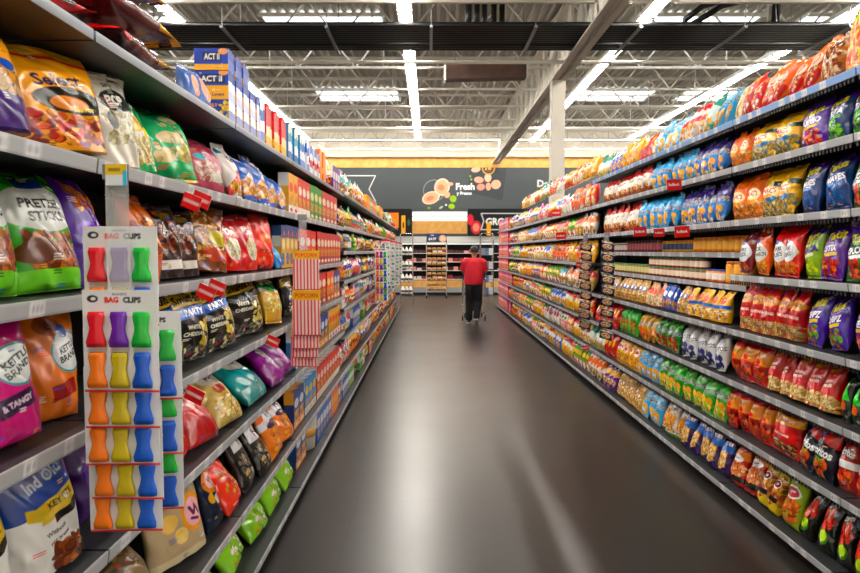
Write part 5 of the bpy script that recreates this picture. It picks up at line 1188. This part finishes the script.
LEG = {-1: [(-.09,0,.9),(-.105,.02,.5),(-.11,-.02,.1)], 1: [(.09,0,.9),(.1,.06,.5),(.065,-.14,.15)]}
b_ = sq([(0,0,.85),(0,0,1.1),(0,0,1.3),(0,0,1.44)], [.1,.1,.11,.08], sx=1.3)
b_.tube([(0,0,1.4),(0,.01,1.5),(.005,.02,1.58)], [.06,.055,.055], 14)
b_.tube([(.005,.02,1.545),(.007,.03,1.58),(.01,.035,1.64),(.01,.03,1.71),(.01,.025,1.765),(.01,.025,1.785)], [.045,.07,.085,.088,.06,.02], 16)
b_.tube([(.03,.1,1.66),(.035,.135,1.635),(.033,.11,1.62)], [.012,.017,.012], 8)
b_.tube([(-.14,0,1.42),(.14,0,1.42)], .06, 12)
for s_ in (-1, 1):
    b_.tube(ARM[s_], [.055,.045,.038,.03], 12); b_.tube(LEG[s_]+[(LEG[s_][-1][0], LEG[s_][-1][1]+.1, .05)], [.075,.06,.045,.035], 12)
body = fuse('body', b_, M['skin'], .012)
# hands closed on the cart handle
for s in (-1, 1):
    hx = -.2 if s < 0 else .22
    vs = [(hx, .32, 1.06), (hx, .37, 1.05)]; es = [(0, 1)]; rs = [.025, .032]
    for k in range(4):
        b0 = len(vs); fx = hx+(-.03+.02*k); L_ = (.9, 1, 1.02, .85)[k]
        vs += [(fx, .395, 1.055), (fx, .395+.03*L_, 1.045), (fx, .40+.03*L_, 1.045-.025*L_)]; es += [(1, b0), (b0, b0+1), (b0+1, b0+2)]; rs += [.0095, .009, .0085]
    b0 = len(vs); vs += [(hx-s*.035, .36, 1.04), (hx-s*.045, .39, 1.03)]; es += [(1, b0), (b0, b0+1)]; rs += [.011, .0095]
    skin('hand', vs, es, rs, M['skin'], man, 1)
b_ = sq([(0,0,.9),(0,.0,1.0),(0,0,1.15),(0,0,1.3),(0,0,1.42),(0,0,1.48)], [.165,.172,.165,.155,.13,.08], 20, 1.32)
b_.tube([(-.18,0,1.43),(.18,0,1.43)], .085, 14)
for s_ in (-1, 1):
    a_ = ARM[s_]; b_.tube([(s_*.17,0,1.43), (a_[0][0]*1.05, .0, 1.42), tuple(Vector(a_[0]).lerp(Vector(a_[1]), .95))], [.085,.088,.082], 14)
fuse('t_shirt', b_, M['shirt'])
b_ = sq([(0,0,.84),(0,0,.9),(0,0,1.0)], [.13,.15,.14], 20, 1.28)
for s_ in (-1, 1): b_.tube([LEG[s_][0], LEG[s_][1], LEG[s_][2], (LEG[s_][2][0], LEG[s_][2][1], LEG[s_][2][2]-.03)], [.118,.095,.08,.08], 16)
fuse('jeans', b_, M['jeans'])
hr = MB()
for i in range(9):
    for k in range(16):
        a = 2*math.pi*k/16; t = i/8*2.0
        r_ = math.sin(min(t, 1.9)+.02)
        hr.v.append((.01+.098*r_*math.cos(a), .03+.112*r_*math.sin(a)-.012*max(0, t-.9), 1.69+.115*math.cos(t)+ .09*max(0, math.sin(a))*max(0, t-.9)))
for i in range(8):
    for k in range(16): hr.f.append((i*16+k, i*16+(k+1) % 16, (i+1)*16+(k+1) % 16, (i+1)*16+k))
hr.f.append(tuple(range(15, -1, -1)))
hr.build('hair', M['hair'], man, True)
for s in (-1, 1): MB().tube([(.01+s*.09, .03, 1.63), (.01+s*.105, .025, 1.65), (.01+s*.105, .02, 1.68), (.01+s*.092, .03, 1.69)], [.008,.014,.015,.008], 8).build('ear', M['skin'], man, True)
for s, fy, fz, tilt in ((-1, .0, 0, 0), (1, -.14, .045, 35)):
    Mx = Matrix.Translation((s*.085-.025 if s > 0 else -.11, fy, fz)) @ Matrix.Rotation(R(-tilt), 4, 'X')
    m = MB(); m.tube([Mx @ Vector(p) for p in ((0,-.09,.055),(0,-.06,.06),(0,.02,.06),(0,.1,.045),(0,.17,.035),(0,.19,.03))], [.02,.042,.045,.04,.035,.015], 10)
    sh = m.build('shoe', M['shoe'], man, True)
    MB().box(-.045, .045, -.1, .19, .0, .022, Mx).build('sole', M['sole'], sh)
tag(man, 'person in red t-shirt and dark jeans walking away, pushing a shopping cart', 'person')

# shopping cart
cart = empty('shopping_cart', (PX+.03, PY+.42, 0), R(-3))
hw = .27
def wire(name, pts, r=.008): return MB().tube(pts, r, 6).build(name, M['chrome'], cart, True)
MB().tube([(-hw, -.02, 1.0), (hw, -.02, 1.0)], .016, 8).build('handle', M['lid_blue'], cart, True)
for s in (-1, 1):
    wire('side_frame', [(s*hw, -.02, 1.0), (s*hw, .08, .92), (s*hw, .12, .5), (s*(hw+.0), .05, .2), (s*hw, 0, .14)], .012)
    wire('lower_rail', [(s*hw, 0, .18), (s*(hw-.06), .85, .18)], .012)
bk = MB()
for z, t in ((.55, .75), (.62, .77), (.7, .8), (.78, .82), (.86, .85), (.94, .88)):
    for a, b_ in (((-hw, .1), (-hw+.05, t)), ((hw, .1), (hw-.05, t)), ((-hw+.05, t), (hw-.05, t)), ((-hw, .1), (hw, .1))): bk.bar((*a, z), (*b_, z), .007)
for k in range(9):
    x = -hw+.0675*k; bk.bar((x, .1, .55), (x, .1, .94), .006); bk.bar((x*.82, .75, .55), (x*.82, .88, .94), .006); bk.bar((x, .1, .55), (x*.82, .75, .55), .006)
for s in (-1, 1):
    for k in range(10): bk.bar((s*(hw-.005*k), .1+.072*k, .55), (s*(hw-.005*k), .1+.08*k, .94), .006)
bk.build('basket', M['chrome'], cart)
for sx in (-1, 1):
    for yv in (.02, .82):
        xx = sx*(hw if yv < .1 else hw-.06)
        w_ = MB().lathe([(.052,-.016),(.06,-.012),(.06,.012),(.052,.016)], 12, Matrix.Translation((xx, yv, .061)) @ Matrix.Rotation(R(90), 4, 'Y')).build('wheel', M['rubber'], cart)
        MB().bar((xx+.025, yv, .06), (xx+.025, yv, .17), .012, .02).build('fork', M['chrome'], w_)
tag(cart, 'chrome shopping cart with blue handle pushed by the man in red', 'shopping cart')

# ------------------------------------------------------------------ camera, world, view
cam = bpy.data.cameras.new('camera'); cam.sensor_width = 36; cam.lens = F*36/860; cam.clip_start = .05
co = bpy.data.objects.new('camera', cam); C.objects.link(co); co.location = (0, 0, CAMH); co.rotation_euler = (R(90)-PITCH, 0, 0)
sc = bpy.context.scene; sc.camera = co
w = bpy.data.worlds.new('world'); sc.world = w; w.use_nodes = True
w.node_tree.nodes['Background'].inputs[0].default_value = (.9, .95, 1, 1); w.node_tree.nodes['Background'].inputs[1].default_value = .3
vs = sc.view_settings; vs.view_transform = 'Standard'; vs.look = 'None'; vs.gamma = 1; vs.exposure = 0.34
try:
    sc.cycles.use_denoising = True; sc.cycles.max_bounces = 6; sc.cycles.diffuse_bounces = 3; sc.cycles.glossy_bounces = 3
    sc.cycles.sample_clamp_indirect = 6
except Exception: pass
for o in list(bpy.data.objects):
    if '_top' in o: del o['_top']
